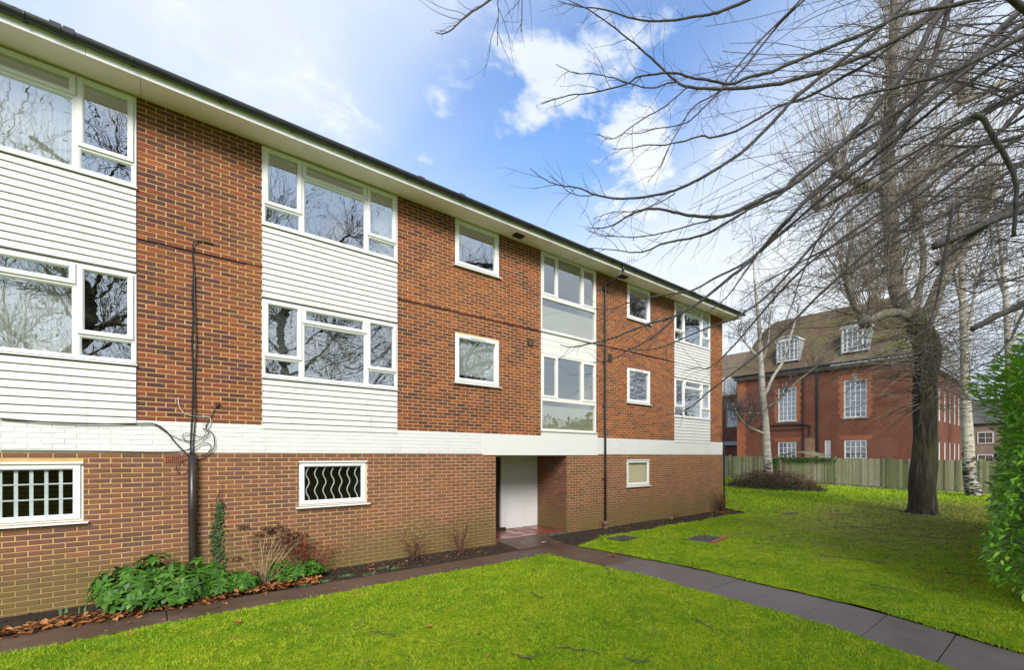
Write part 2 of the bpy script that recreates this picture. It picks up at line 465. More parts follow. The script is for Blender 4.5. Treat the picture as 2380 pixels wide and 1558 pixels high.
def mat_bark(name, a, b, c2, scale=7, st=(1, 1, 0.22), moss=0.0, bump=0.9):
    t = NT(name)
    n = t.noise(scale, 7, 0.7, stretch=st)
    c = t.ramp(n, [(0.3, a), (0.55, b), (0.75, c2)])
    if moss:
        c = t.mix(t.rng(t.noise(1.4, 5, 0.65, stretch=(1, 1, 0.4)), 0.48, 0.66, 0.0, moss), c, (0.12, 0.135, 0.045))
    t.bump(t.noise(scale * 2.2, 7, 0.8, stretch=st), bump, 0.05)
    return t.fin(c, 0.9, 0.25)
M['bark'] = mat_bark('lime_bark', (0.010, 0.008, 0.007), (0.060, 0.047, 0.035), (0.19, 0.16, 0.115), 7, (1, 1, 0.14), 0.4, 1.0)
M['bark2'] = mat_bark('upper_lime_bark', (0.10, 0.09, 0.075), (0.21, 0.185, 0.15), (0.30, 0.27, 0.22), 8, (1, 1, 0.5), 0.5, 0.5)
M['branch'] = mat_bark('branch_bark', (0.035, 0.031, 0.031), (0.085, 0.075, 0.072), (0.16, 0.145, 0.14), 16, (1, 1, 1), 0.12, 0.3)
M['twig'] = mat_bark('twig_bark', (0.055, 0.045, 0.043), (0.105, 0.088, 0.083), (0.18, 0.155, 0.148), 9, (1, 1, 1), 0.0, 0.1)
M['twig_far'] = mat_bark('sprout_bark', (0.13, 0.10, 0.078), (0.24, 0.195, 0.155), (0.34, 0.30, 0.23), 3, (1, 1, 1), 0.3, 0.1)
M['redtwig'] = mat_bark('reddish_twig', (0.05, 0.02, 0.016), (0.10, 0.045, 0.034), (0.17, 0.09, 0.06), 20, (1, 1, 1), 0.0, 0.1)
M['drystem'] = mat_bark('dry_stem', (0.2, 0.13, 0.07), (0.36, 0.25, 0.15), (0.5, 0.38, 0.24), 20, (1, 1, 1), 0.0, 0.1)
t = NT('birch_bark')
n = t.noise(5, 6, 0.7, stretch=(0.5, 0.5, 2.2))
X = t.xyz()
thr = t.rng(X[2], 0.3, 4.0, -0.02, 0.13)
n2 = t.math('ADD', n, thr)
c = t.ramp(n2, [(0.47, (0.025, 0.02, 0.018)), (0.53, (0.34, 0.31, 0.25)), (0.8, (0.52, 0.48, 0.40))])
t.bump(t.noise(12, 5, 0.7), 0.4, 0.02)
M['birch'] = t.fin(c, 0.75, 0.3)
t = NT('fence_board_wood')
n = t.noise(4, 6, 0.7, stretch=(6, 6, 0.6))
c = t.ramp(t.attr(), [(0.0, (0.11, 0.105, 0.06)), (0.5, (0.26, 0.245, 0.145)), (1.0, (0.42, 0.37, 0.27))])
c = t.mix(t.rng(n, 0.4, 0.75, 0.0, 0.45), c, (0.085, 0.08, 0.045))
c = t.mix(t.rng(t.noise(0.8, 5, 0.6), 0.42, 0.62, 0.0, 0.5), c, (0.20, 0.235, 0.09))
t.bump(t.noise(20, 5, 0.7, stretch=(3, 3, 0.2)), 0.4, 0.01)
M['fence'] = t.fin(c, 0.9, 0.2)
M['post'] = simple('mossy_concrete', (0.22, 0.24, 0.13), 0.9, 0.3, 3, 0.3)
def mat_facade(name, c1, c2, mort, sc=1.0):
    """brickwork too far away to tell the bricks apart"""
    t = NT(name)
    X = t.xyz()
    cb = t.n.new('ShaderNodeCombineXYZ')
    t.l.new(t.math('ADD', X[0], X[1]), cb.inputs[0]); t.l.new(X[2], cb.inputs[1])
    b = t.n.new('ShaderNodeTexBrick')
    t.l.new(cb.outputs[0], b.inputs[0])
    b.inputs['Color1'].default_value = (*c1, 1); b.inputs['Color2'].default_value = (*c2, 1); b.inputs['Mortar'].default_value = (*mort, 1)
    b.inputs['Scale'].default_value = 1.0; b.inputs['Brick Width'].default_value = 0.225; b.inputs['Row Height'].default_value = 0.075
    b.inputs['Mortar Size'].default_value = 0.009; b.inputs['Bias'].default_value = 0.0
    c = t.mix(t.rng(t.noise(0.6, 8, 0.75), 0.38, 0.62, 0.0, 0.6), b.outputs['Color'], tuple(k * 0.62 for k in c1))
    t.bump(t.noise(30, 3), 0.2, 0.01)
    return t.fin(c, 0.9, 0.2)
M['far_brick'] = mat_facade('far_red_brick', (0.19, 0.058, 0.032), (0.12, 0.042, 0.028), (0.22, 0.13, 0.08))
M['far_orange'] = mat_facade('far_orange_brick', (0.40, 0.13, 0.055), (0.34, 0.105, 0.05), (0.28, 0.15, 0.08))
t = NT('mossy_roof_tile')
c = t.ramp(t.noise(6, 4, 0.6, stretch=(1, 1, 1)), [(0.3, (0.095, 0.066, 0.045)), (0.6, (0.165, 0.115, 0.078)), (0.8, (0.21, 0.16, 0.10))])
X = t.xyz()
mo = t.math('MULTIPLY', t.rng(t.noise(0.7, 6, 0.7), 0.40, 0.62), t.rng(X[1], 8.0, 1.0, 0.25, 1.0))
c = t.mix(t.math('MULTIPLY', mo, 0.75), c, (0.17, 0.19, 0.035))
t.bump(t.noise(22, 4, 0.7), 0.5, 0.03)
M['rooftile'] = t.fin(c, 0.9, 0.2)
M['lead'] = simple('lead_sheet', (0.32, 0.33, 0.34), 0.5, 0.1, 4)
M['farwhite'] = mat_white('old_white_joinery', (0.60, 0.60, 0.57), (0.4, 0.38, 0.33), 0.3, 0.5, 0.05)
M['cornice'] = simple('stone_cornice', (0.30, 0.26, 0.20), 0.9, 0.2, 2)
M['brown_tile'] = simple('brown_roof_tile', (0.055, 0.045, 0.04), 0.85, 0.3, 8, 0.4)
M['iron'] = simple('manhole_iron', (0.075, 0.07, 0.06), 0.7, 0.3, 12, 0.4)
M['concrete'] = simple('mossy_kerb', (0.13, 0.115, 0.09), 0.9, 0.3, 6, 0.5)
M['render'] = simple('house_render', (0.24, 0.17, 0.13), 0.9, 0.1, 1)
M['roofgrey'] = simple('slate_roof', (0.09, 0.085, 0.085), 0.8, 0.2, 2)
M['aerial'] = simple('aluminium', (0.35, 0.35, 0.36), 0.4, 0.1, 9, metal=0.6)
M['litter'] = simple('pale_paper', (0.62, 0.60, 0.62), 0.6, 0.1, 30)
def mat_glass(name, refl=0.16, ior=2.3, tint=(0.95, 0.975, 0.965), wav=0.02, scale=2.6, rough=0.0):
    t = NT(name)
    t.n.remove(t.b)
    tr = t.n.new('ShaderNodeBsdfTransparent'); tr.inputs[0].default_value = (*tint, 1)
    gl = t.n.new('ShaderNodeBsdfGlossy'); gl.inputs['Roughness'].default_value = rough; gl.inputs['Color'].default_value = (0.93, 0.97, 1.0, 1)
    bp = t.n.new('ShaderNodeBump'); bp.inputs['Strength'].default_value = 1.0; bp.inputs['Distance'].default_value = wav
    t.l.new(t.noise(scale, 2, 0.5, stretch=(1.0, 1.0, 1.5)), bp.inputs['Height']); t.l.new(bp.outputs[0], gl.inputs['Normal'])
    fr = t.n.new('ShaderNodeFresnel'); fr.inputs[0].default_value = ior
    fac = t.math('MULTIPLY', t.math('ADD', fr.outputs[0], refl, True), t.math('SUBTRACT', 1.0, t.geo.outputs['Backfacing']))
    ms = t.n.new('ShaderNodeMixShader'); t.l.new(fac, ms.inputs[0]); t.l.new(tr.outputs[0], ms.inputs[1]); t.l.new(gl.outputs[0], ms.inputs[2])
    t.l.new(ms.outputs[0], t.out.inputs[0])
    return t.m
M['glass'] = mat_glass('window_glass', 0.33, 2.3, wav=0.0010)
M['glass_old'] = mat_glass('stair_glass', 0.22, 1.9, (0.93, 0.94, 0.89), 0.0005)
M['glass_obscure'] = mat_glass('textured_glass', 0.0, 1.45, (0.98, 0.99, 0.99), 0.001, 30, 0.12)
M['glass_far'] = mat_glass('far_glass', 0.16, 1.7, (0.9, 0.93, 0.93), 0.004, 3)

# ------------------------------------------------------------------ GROUND
def heightfield(name, x0, x1, y0, y1, nx, ny, inside, zoff, mat, amp=0.012, kind='structure', jitter=0.0):
    xs = np.linspace(x0, x1, nx + 1); ys = np.linspace(y0, y1, ny + 1)
    V = []; idx = {}
    mb = MB()
    for i in range(nx):
        for j in range(ny):
            cx_, cy_ = (xs[i] + xs[i + 1]) / 2, (ys[j] + ys[j + 1]) / 2
            if not inside(cx_, cy_): continue
            q = []
            for (a, b) in ((i, j), (i + 1, j), (i + 1, j + 1), (i, j + 1)):
                k = (a, b)
                if k not in idx:
                    x, y = xs[a], ys[b]
                    z = terrain(x, y) + zoff + amp * (math.sin(x * 1.7 + y * 0.9) + math.sin(x * 0.6 - y * 2.3 + 1.3)) * 0.5
                    idx[k] = len(mb.v); mb.v.append((x, y, z))
                q.append(idx[k])
            mb.f.append(tuple(q)); mb.t.append(0.5)
    o = mb.build(name, mat, smooth=True)
    o['kind'] = kind
    return o
g = MB()
g.quad((-900, -900, -0.12), (900, -900, -0.12), (900, 900, -0.12), (-900, 900, -0.12))
prop(g.build('ground', M['soil']), kind='structure')
# flower bed soil along the wall
heightfield('flower_bed', -6, 18.5, -2.6, 0.02, 120, 22, lambda x, y: True, -0.035, M['soil'], 0.022)

def path_left(y):   # x of the left edge of the branch path at a given y
    pts = [(-1.9, 6.22), (-4.6, 6.37), (-7.8, 6.14), (-9.0, 5.8), (-12, 5.0), (-20, 3.0)]
    for (a, xa), (b, xb) in zip(pts, pts[1:]):
        if y >= b: return xa + (xb - xa) * (a - y) / (a - b) if y <= a else xa
    return pts[-1][1]
def path_right(y): return path_left(y) + 1.10
WP0, WP1 = -2.0, -1.22       # wall path between these y
def wob(x, s=1.0): return 0.03 * s * (math.sin(x * 2.3) + math.sin(x * 5.1 + 1) * 0.6 + math.sin(x * 11.0) * 0.35)
def bed_edge(x):             # lawn's northern edge right of the entrance
    if x < 8.6: return -1.75 + (x - 7.3) * 0.35
    if x < 16.2: return -1.25 + wob(x, 2.0)
    return -1.25 + (x - 16.2) * 1.8
def in_lawn(x, y):
    if x < path_left(y) - 0.01 + wob(y): 
        return y < WP0 + wob(x)
    if x > path_right(y) + wob(y + 3):
        if x < 17.8: return y < bed_edge(x)
        return y < 60
    return False
def lawn_region(name, x0, x1, y0, y1, step, cond):
    nx = max(1, int(round((x1 - x0) / step))); ny = max(1, int(round((y1 - y0) / step)))
    return heightfield(name, x0, x1, y0, y1, nx, ny, lambda x, y: cond(x, y), 0.013, M['lawn'])
def lawn_patch(nu, nv, xy):
    m = MB()
    for i in range(nu + 1):
        for j in range(nv + 1):
            x, y = xy(i / nu, j / nv)
            e = min(i if False else 99, 99)
            m.v.append((x, y, terrain(x, y) + 0.014 + .004 * math.sin(x * 9 + y * 4) * math.sin(y * 7)))
    for i in range(nu):
        for j in range(nv):
            a_ = i * (nv + 1) + j; m.f.append((a_, a_ + nv + 1, a_ + nv + 2, a_ + 1)); m.t.append(.5)
    prop(m.build('lawn', M['lawn'], smooth=True), kind='structure')
def xy_left(u, v):
    yy = -16 + 14 * v; x = -8 + (path_left(yy) + wob(yy * 3, .5) + 8) * u
    return x, -16 + (WP0 + wob(x) + 16) * v
def xy_right(u, v):
    yy = -16 + 14.4 * v; x0 = path_right(yy) - .02 + wob(yy * 3 + 2, .5); x = x0 + (18 - x0) * u
    return x, -16 + (bed_edge(x) + 16) * v
lawn_patch(110, 110, xy_left)
lawn_patch(90, 110, xy_right)
lawn_region('lawn', 18, 33.9, -16, 12, 0.2, lambda x, y: True)
heightfield('lawn', -60, 60, -60, -16, 40, 20, lambda x, y: True, 0.0, M['lawn'])
heightfield('lawn', 34.1, 42, -20, 20, 8, 20, lambda x, y: True, -0.02, M['soil'])

# paths made of slabs
def path_thing(name, kind='structure'):
    o = empty(name, (0, 0, 0)); o['kind'] = kind; return o
def slab(mb, q, z1, th=0.06):
    n = len(mb.v)
    cxm = sum(p[0] for p in q) / 4; cym = sum(p[1] for p in q) / 4
    lo = [(p[0], p[1], z1 - th) for p in q]; mid = [(p[0], p[1], z1 - 0.006) for p in q]
    top = [(p[0] + (cxm - p[0]) * 0.012, p[1] + (cym - p[1]) * 0.012, z1) for p in q]
    mb.v += lo + mid + top
    for a in (0, 4):
        for k in range(4):
            kk = (k + 1) % 4
            mb.f.append((n + a + k, n + a + kk, n + a + 4 + kk, n + a + 4 + k)); mb.t.append(.5)
    mb.f.append((n + 8, n + 9, n + 10, n + 11)); mb.t.append(.5)
wp = path_thing('path')
xx = -6.0
first = True
while xx < 7.0:
    x1 = min(xx + 1.55, 7.32)
    if 7.32 - x1 < 0.5: x1 = 7.32
    m = MB(); slab(m, [(xx + .004, WP0 - .03), (x1 - .004, WP0 - .03), (x1 - .004, WP1 + wob(x1, .5)), (xx + .004, WP1 + wob(xx, .5))], 0.0 + rng.uniform(-.003, .003))
    m.build('paving_slab', M['path'], wp)
    xx = x1
wp2 = path_thing('path')
y = WP0 - 0.04
while y > -16:
    y1 = y - 0.765
    m = MB(); slab(m, [(path_left(y1), y1 + .005), (path_right(y1), y1 + .005), (path_right(y), y - .005), (path_left(y), y - .005)], rng.uniform(-.004, .004))
    m.build('paving_slab', M['path2'] if y < -3 else M['path'], wp2)
    y = y1

# ------------------------------------------------------------------ APARTMENT BLOCK
AB = empty('apartment_block', (7.5, 0, 0), 'three-storey brick flats with white boarded bays and a white band above the ground floor', 'building')
END = 16.583
BAND0, BAND1, TOP = 2.175, 2.665, 7.60
RX0, RX1, RD = 6.194, 8.456, 1.34
BAYS = [(-2.46, -0.109), (1.466, 3.806), (13.41, 15.69)]
STAIR = (7.565, 9.60)
def subtract(rect, holes):
    rs = [rect]
    for h in holes:
        out = []
        for r in rs:
            x0, x1, z0, z1 = r; a, b, c, d = h
            if a >= x1 or b <= x0 or c >= z1 or d <= z0: out.append(r); continue
            if a > x0: out.append((x0, a, z0, z1))
            if b < x1: out.append((b, x1, z0, z1))
            m0, m1 = max(x0, a), min(x1, b)
            if c > z0: out.append((m0, m1, z0, c))
            if d < z1: out.append((m0, m1, d, z1))
        rs = out
    return rs
small = {  # x0,x1,z0,z1 openings
    'bath1_up': (5.115, 6.275, 6.53, 7.585), 'bath1_lo': (5.115, 6.275, 3.83, 4.95),
    'bath2_up': (10.965, 12.09, 6.50, 7.58), 'bath2_lo': (10.965, 12.09, 3.83, 4.93)}
lowwin = {'grid': (-2.0, -0.655, 1.19, 2.04), 'wavy': (2.02, 3.205, 1.19, 2.03), 'tan': (10.945, 12.07, 1.165, 2.01)}
piers = [(-6.0, BAYS[0][0]), (BAYS[0][1], BAYS[1][0]), (BAYS[1][1], STAIR[0]), (STAIR[1], BAYS[2][0]), (BAYS[2][1], END)]
up_rects = [(a, b, BAND1, TOP) for a, b in piers]
lo_rects = [(-6.0, RX0, -0.1, BAND0), (RX1, END, -0.1, BAND0)]
up_holes = list(small.values()); lo_holes = list(lowwin.values())
bricks = []   # (x0,x1,z0,z1,ydepth, lo, axis)
def lay(rects, holes, z_org, lo):
    for (x0, x1, z0, z1) in rects:
        hs = [h for h in holes if h[0] < x1 and h[1] > x0]
        k = 0; z = z_org
        while z < z1 - 0.02:
            za, zb = max(z, z0), min(z + 0.063, z1 - 0.004)
            if zb - za > 0.02:
                ivs = [(x0, x1)]
                for h in hs:
                    if h[2] < zb - 0.012 and h[3] > za + 0.012:
                        ivs = [s for iv in ivs for s in (((iv[0], min(iv[1], h[0])),) if iv[0] < h[0] else ()) + (((max(iv[0], h[1]), iv[1]),) if iv[1] > h[1] else ())]
                for a, b in ivs:
                    if b - a < 0.03: continue
                    off = 0.1125 if k % 2 else 0.0
                    x = x0 - off
                    while x < b:
                        p, q = max(x, a), min(x + 0.213, b)
                        if q - p > 0.025: bricks.append((p, q, za, zb, lo))
                        x += 0.225
            z += 0.075; k += 1
lay(up_rects, up_holes, BAND1 + 0.005, False)
lay(lo_rects, lo_holes, 0.0 - 0.075, True)
wall_up = MB()
for r in up_rects:
    for q in subtract(r, up_holes): wall_up.box(q[0], q[1], 0.007, 0.28, q[2], q[3])
wallU = wall_up.build('wall', M['mortar_hi'], AB, label='red brick upper wall with yellow mortar')
wall_lo = MB()
for r in lo_rects:
    for q in subtract((r[0] + (.007 if r[0] > 0 else 0), r[1] - .007, r[2], r[3]), lo_holes): wall_lo.box(q[0], q[1], 0.007, 0.28, q[2], q[3])
# recess side walls (mortar)
wall_lo.box(RX1 + 0.007, RX1 + 0.25, 0.281, RD, -0.1, BAND0 + 0.2)
wall_lo.box(RX0 - 0.25, RX0 - 0.007, 0.281, RD, -0.1, BAND0 + 0.2)
wallL = wall_lo.build('wall', M['mortar_lo'], AB, label='ground floor brick wall stained green near the soil')
# side (end) wall and body
bd = MB(); bd.box(-6.0, END, RD + 0.25, 9.0, -0.1, TOP); bd.box(END - 0.28, END - 0.006, 0.29, 9.0, -0.1, TOP - .01)
bd.build('rear_wall', M['far_brick'], AB)
def vis(b):
    xm, zm = (b[0] + b[1]) / 2, (b[2] + b[3]) / 2
    d = cam_depth((xm, 0)); u = (xm * RT[0] + DIST * RT[1]) / d
    sx = CX + FPX * u; sy = CY - FPX * (zm - EYE) / d
    return d, (0 < sx < 2380 and 0 < sy < 1558)
cand = []
for i, b in enumerate(bricks):
    d, ok = vis(b)
    if ok: cand.append((-(b[1] - b[0]) * (b[3] - b[2]) / d ** 3, i))
cand.sort()
single = set(i for _, i in cand[:300])
def brick_box(mb, x0, x1, z0, z1, yf, yb, tone):
    c = 0.004
    n = len(mb.v)
    mb.v += [(x0, yb, z0), (x1, yb, z0), (x1, yb, z1), (x0, yb, z1)]
    j = [rng.uniform(-.0015, .0015) for _ in range(8)]
    mb.v += [(x0 + c * .3, yf + c * .7 + j[0], z0 + c * .3), (x1 - c * .3, yf + c * .7 + j[1], z0 + c * .3), (x1 - c * .3, yf + c * .7 + j[2], z1 - c * .3), (x0 + c * .3, yf + c * .7 + j[3], z1 - c * .3)]
    mb.v += [(x0 + c, yf, z0 + c), (x1 - c, yf, z0 + c), (x1 - c, yf, z1 - c), (x0 + c, yf, z1 - c)]
    for a in (0, 4):
        for k in range(4):
            kk = (k + 1) % 4
            mb.f.append((n + a + k, n + a + kk, n + a + 4 + kk, n + a + 4 + k)); mb.t.append(tone)
    mb.f.append((n + 8, n + 9, n + 10, n + 11)); mb.t.append(tone)
def brick_tone(x, z):
    base = 0.30 + 0.02 * x
    return min(1, max(0, rng.gauss(base + 0.10, 0.29)))
stuffU, stuffL = MB(), MB()
var = {}
for i, b in enumerate(bricks):
    tone = brick_tone(b[0], b[2]); yf = rng.uniform(-0.002, 0.0025)
    if i in single:
        w, h = b[1] - b[0], b[3] - b[2]
        key = (round(w, 2), round(h, 3), b[4], int(tone * 7))
        if key not in var:
            mm = MB(); brick_box(mm, -w / 2, w / 2, -h / 2, h / 2, 0, 0.02, tone)
            var[key] = mm.mesh('brick', M['brick_lo'] if b[4] else M['brick_hi'], tones=True)
        link('brick', var[key], wallL if b[4] else wallU, ((b[0] + b[1]) / 2, yf, (b[2] + b[3]) / 2))
    else:
        brick_box(stuffL if b[4] else stuffU, b[0], b[1], b[2], b[3], yf, 0.02, tone)
# recess side bricks facing the opening
def side_bricks(mb, X, sgn, y0, y1, z1):
    z = -0.075; k = 0
    while z < z1:
        y_ = y0 - (0.1125 if k % 2 else 0)
        while y_ < y1:
            p, q = max(y_, y0), min(y_ + 0.215, y1)
            if q - p > 0.02:
                zb = min(z + .065, z1)
                f = X + sgn * rng.uniform(-.002, .002); bk = X + sgn * 0.02
                mb.box(min(f, bk), max(f, bk), p, q, z, zb, brick_tone(3, z))
            y_ += 0.225
        z += 0.075; k += 1
side_bricks(stuffL, RX1, 1, 0.025, RD, BAND0)
side_bricks(stuffL, RX0, -1, 0.025, RD, BAND0)
side_bricks(stuffL, END, -1, 0.025, 6.0, BAND0)
side_bricks(stuffU, END, -1, 0.025, 6.0, BAND0)
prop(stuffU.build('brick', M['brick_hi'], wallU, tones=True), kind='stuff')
prop(stuffL.build('brick', M['brick_lo'], wallL, tones=True), kind='stuff')
# expansion joint line in the upper wall
for a, b in piers[1:4]:
    m = MB(); m.box(a, b, -0.001, 0.03, 5.415, 5.431); m.box(a, b, -0.008, 0.03, 5.431, 5.442)
    m.build('joint_strip', M['dark'], AB)
# painted brick band
pb = MB()
def painted(mb, x0, x1, z0, z1, yf, dep=.006):
    mb.box(x0, x1, yf + dep, yf + 0.25, z0, z1)
    z = z1 - 0.072; k = 0
    while z > z0 - 0.05:
        x = x0 - (0.1125 if k % 2 else 0)
        while x < x1:
            p, q = max(x, x0), min(x + 0.218, x1)
            if q - p > 0.03:
                za = max(z, z0)
                brick_box(mb, p, q, za, min(z + 0.067, z1), yf + rng.uniform(-.002, .001), yf + .01, .5)
            x += 0.225
        z -= 0.075; k += 1
SM0, SM1 = 5.83, 9.64
painted(pb, -6.0, SM0, BAND0, BAND1, -0.006)
painted(pb, SM1, END + .006, BAND0, BAND1, -0.006)
prop(pb.build('painted_band', M['painted'], AB), kind='stuff')
m = MB(); m.box(SM0, SM1, -0.022, 0.3, BAND0 - 0.03, BAND1 + 0.0); m.box(STAIR[0], SM1, -0.02, 0.28, BAND1, 2.80)
m.build('canopy_beam', M['smooth_white'], AB, label='smooth white beam over the entrance')
m = MB(); m.box(RX0, RX1, 0.3, RD, BAND0 - 0.02, BAND0 + .1); m.build('recess_ceiling', M['smooth_white'], AB)
# recess back wall, door
pw = MB(); painted(pw, 7.25, RX1, 0.06, BAND0 + 0.03, RD, .0095)
prop(pw.build('painted_wall', M['painted'], AB), kind='stuff')
m = MB(); m.box(RX0, 7.17, RD + .05, RD + .1, 0.1, 2.1)
door = m.build('door', M['door'], AB)
m = MB(); m.box(7.17, 7.248, RD - .03, RD + .12, 0.06, 2.17); m.box(RX0, 7.17, RD - .03, RD + .12, 2.1, 2.17)
m.build('door_frame', M['smooth_white'], door)
m = MB(); m.box(RX0, 7.26, RD - .14, RD + .08, 0.06, 0.125); m.build('threshold', M['black_plastic'], door)
m = MB(); m.box(6.99, 7.03, RD + .03, RD + .05, 1.02, 1.28); m.build('door_plate', M['upvc'], door)
# entrance step with red tiles
ES = empty('entrance_step', (7.3, 0.6, 0), 'red tiled doorstep inside the brick entrance recess', 'step')
m = MB(); m.box(RX0 + .01, RX1 - .01, -0.06, RD + .1, -0.1, 0.045); m.build('step_base', M['concrete'], ES)
nx, ny = 3, 2
for i in range(nx):
    for j in range(ny):
        a = RX0 + .012 + i * (RX1 - RX0 - .024) / nx; b = RX0 + .012 + (i + 1) * (RX1 - RX0 - .024) / nx
        c = -0.05 + j * (RD + .05) / ny; d = -0.05 + (j + 1) * (RD + .05) / ny
        m = MB(); slab(m, [(a + .005, c + .005), (b - .005, c + .005), (b - .005, d - .005), (a + .005, d - .005)], 0.062, 0.02)
        m.build('floor_tile', M['tile'], ES)
m = MB()
m.v += [(6.19, -0.075, 0.052), (7.52, -0.075, 0.052), (7.30, -1.2, 0.012), (6.03, -1.2, 0.03), (6.19, -0.075, -.1), (7.52, -0.075, -.1), (7.30, -1.2, -.1), (6.03, -1.2, -.1)]
m.f += [(0, 3, 2, 1), (0, 4, 7, 3), (3, 7, 6, 2), (2, 6, 5, 1)]; m.t += [.5] * 4
prop(m.build('ramp', M['path']), kind='structure')

# ---- windows
def frame_ring(mb, x0, x1, z0, z1, w, yf, yb, ch=0.012):
    mb.ring(x0, x1, z0, z1, [(0, yb), (0, yf + .005), (.005, yf), (w - ch, yf), (w, yf + ch), (w, yb)])
def pane(parent, x0, x1, z0, z1, y, mat='glass'):
    m = MB(); m.box(x0, x1, y, y + 0.006, z0, z1); return m.build('pane', M[mat], parent)
def room(x0, x1, z0, z1, y0, depth, mat, parent):
    m = MB()
    m.quad((x0, y0, z0), (x1, y0, z0), (x1, y0 + depth, z0), (x0, y0 + depth, z0))
    m.quad((x0, y0, z1), (x0, y0 + depth, z1), (x1, y0 + depth, z1), (x1, y0, z1))
    m.quad((x0, y0, z0), (x0, y0 + depth, z0), (x0, y0 + depth, z1), (x0, y0, z1))
    m.quad((x1, y0, z0), (x1, y0, z1), (x1, y0 + depth, z1), (x1, y0 + depth, z0))
    m.quad((x0, y0 + depth, z0), (x1, y0 + depth, z0), (x1, y0 + depth, z1), (x0, y0 + depth, z1))
    return m.build('room', M[mat], parent)
def sill(parent, x0, x1, z, over=0.03, ov=0.05, mat='upvc', th=0.03):
    m = MB()
    m.v += [(x0 - over, -ov, z), (x1 + over, -ov, z), (x1 + over, -ov, z + th * .6), (x0 - over, -ov, z + th * .6), (x0 - over, .06, z), (x1 + over, .06, z), (x1 + over, .06, z + th), (x0 - over, .06, z + th)]
    m.f += [(0, 1, 2, 3), (3, 2, 6, 7), (0, 4, 5, 1), (0, 3, 7, 4), (1, 5, 6, 2)]; m.t += [.5] * 5
    m.build('sill', M[mat], parent)
def window_root(name, x0, z0, label):
    o = bpy.data.objects.new(name, None); COL.objects.link(o); o.empty_display_size = .1
    o.parent = AB; o.location = Vector((x0, 0, z0)) - AB.location
    if label: o['label'] = label
    return o
def bay_window(x0, x1, zs, label):
    """zs = underside of the sill; casement | vent over fixed | casement"""
    w = window_root('window', x0, zs, label)
    W_ = x1 - x0; z0 = zs + 0.03; z1 = z0 + 1.36
    yf = -0.012
    m = MB()
    m.ring(x0, x1, z0 - .001, z1, [(0, .07), (0, yf), (.036, yf), (.036, .07)])
    xa, xb = x0 + .604 * W_ / 2.33, x1 - .604 * W_ / 2.33
    for x in (xa, xb): m.box(x - .028, x + .028, yf + .001, .069, z0 + .036, z1 - .036)
    zl = z0 + .345
    m.box(x0 + .036, xa - .028, yf + .001, .069, zl - .022, zl + .022); m.box(xb + .028, x1 - .036, yf + .001, .069, zl - .022, zl + .022)
    zu = z0 + 1.045
    m.box(xa + .028, xb - .028, yf + .001, .069, zu - .022, zu + .022)
    m.build('frame', M['upvc'], w)
    def cas(a, b, c, d):
        k = MB(); frame_ring(k, a, b, c, d, .066, yf - .022, .05, .018); k.build('casement', M['upvc'], w)
        pane(w, a + .06, b - .06, c + .06, d - .06, .02)
    cas(x0 + .03, xa - .008, zl + .008, z1 - .02)
    cas(xb + .008, x1 - .03, zl + .008, z1 - .02)
    cas(xa + .008, xb - .008, zu + .008, z1 - .02)
    for a, b, c, d in ((x0 + .036, xa - .028, z0 + .036, zl - .022), (xb + .028, x1 - .036, z0 + .036, zl - .022), (xa + .028, xb - .028, z0 + .036, zu - .022)):
        k = MB(); frame_ring(k, a, b, c, d, .02, yf + .008, .05, .012); k.build('bead', M['upvc'], w)
        pane(w, a + .015, b - .015, c + .015, d - .015, .024)
    sill(w, x0, x1, zs - .002, .012, .045)
    return w, (xa, xb, z0, z1)
def boards(parent_name, x0, x1, z0, z1, pitch=0.108):
    m = MB(); m.box(x0, x1, 0.03, 0.1, z0, z1)
    p = m.build('cladding', M['dark'], AB)
    n = int(round((z1 - z0) / pitch)); h = (z1 - z0) / n
    for k in range(n):
        a = z0 + k * h; b = a + h - 0.013
        m = MB()
        y0 = -0.018 + rng.uniform(-.0015, .0015)
        pr = [(y0 + .004, a), (y0, a + .005), (y0 + .004, b - .012), (y0 + .016, b), (0.028, b), (0.028, a)]
        nn = len(pr)
        for x in (x0 + .003, x1 - .003):
            m.v += [(x, yy, zz) for yy, zz in pr]
        for q in range(nn):
            qq = (q + 1) % nn
            m.f.append((q, nn + q, nn + qq, qq)); m.t.append(.5)
        m.f.append(tuple(range(nn))); m.f.append(tuple(reversed(range(nn, 2 * nn)))); m.t += [.5, .5]
        m.build('board', M['board'], p)
where = ['at the left edge', 'between the two left brick piers', 'at the far end']
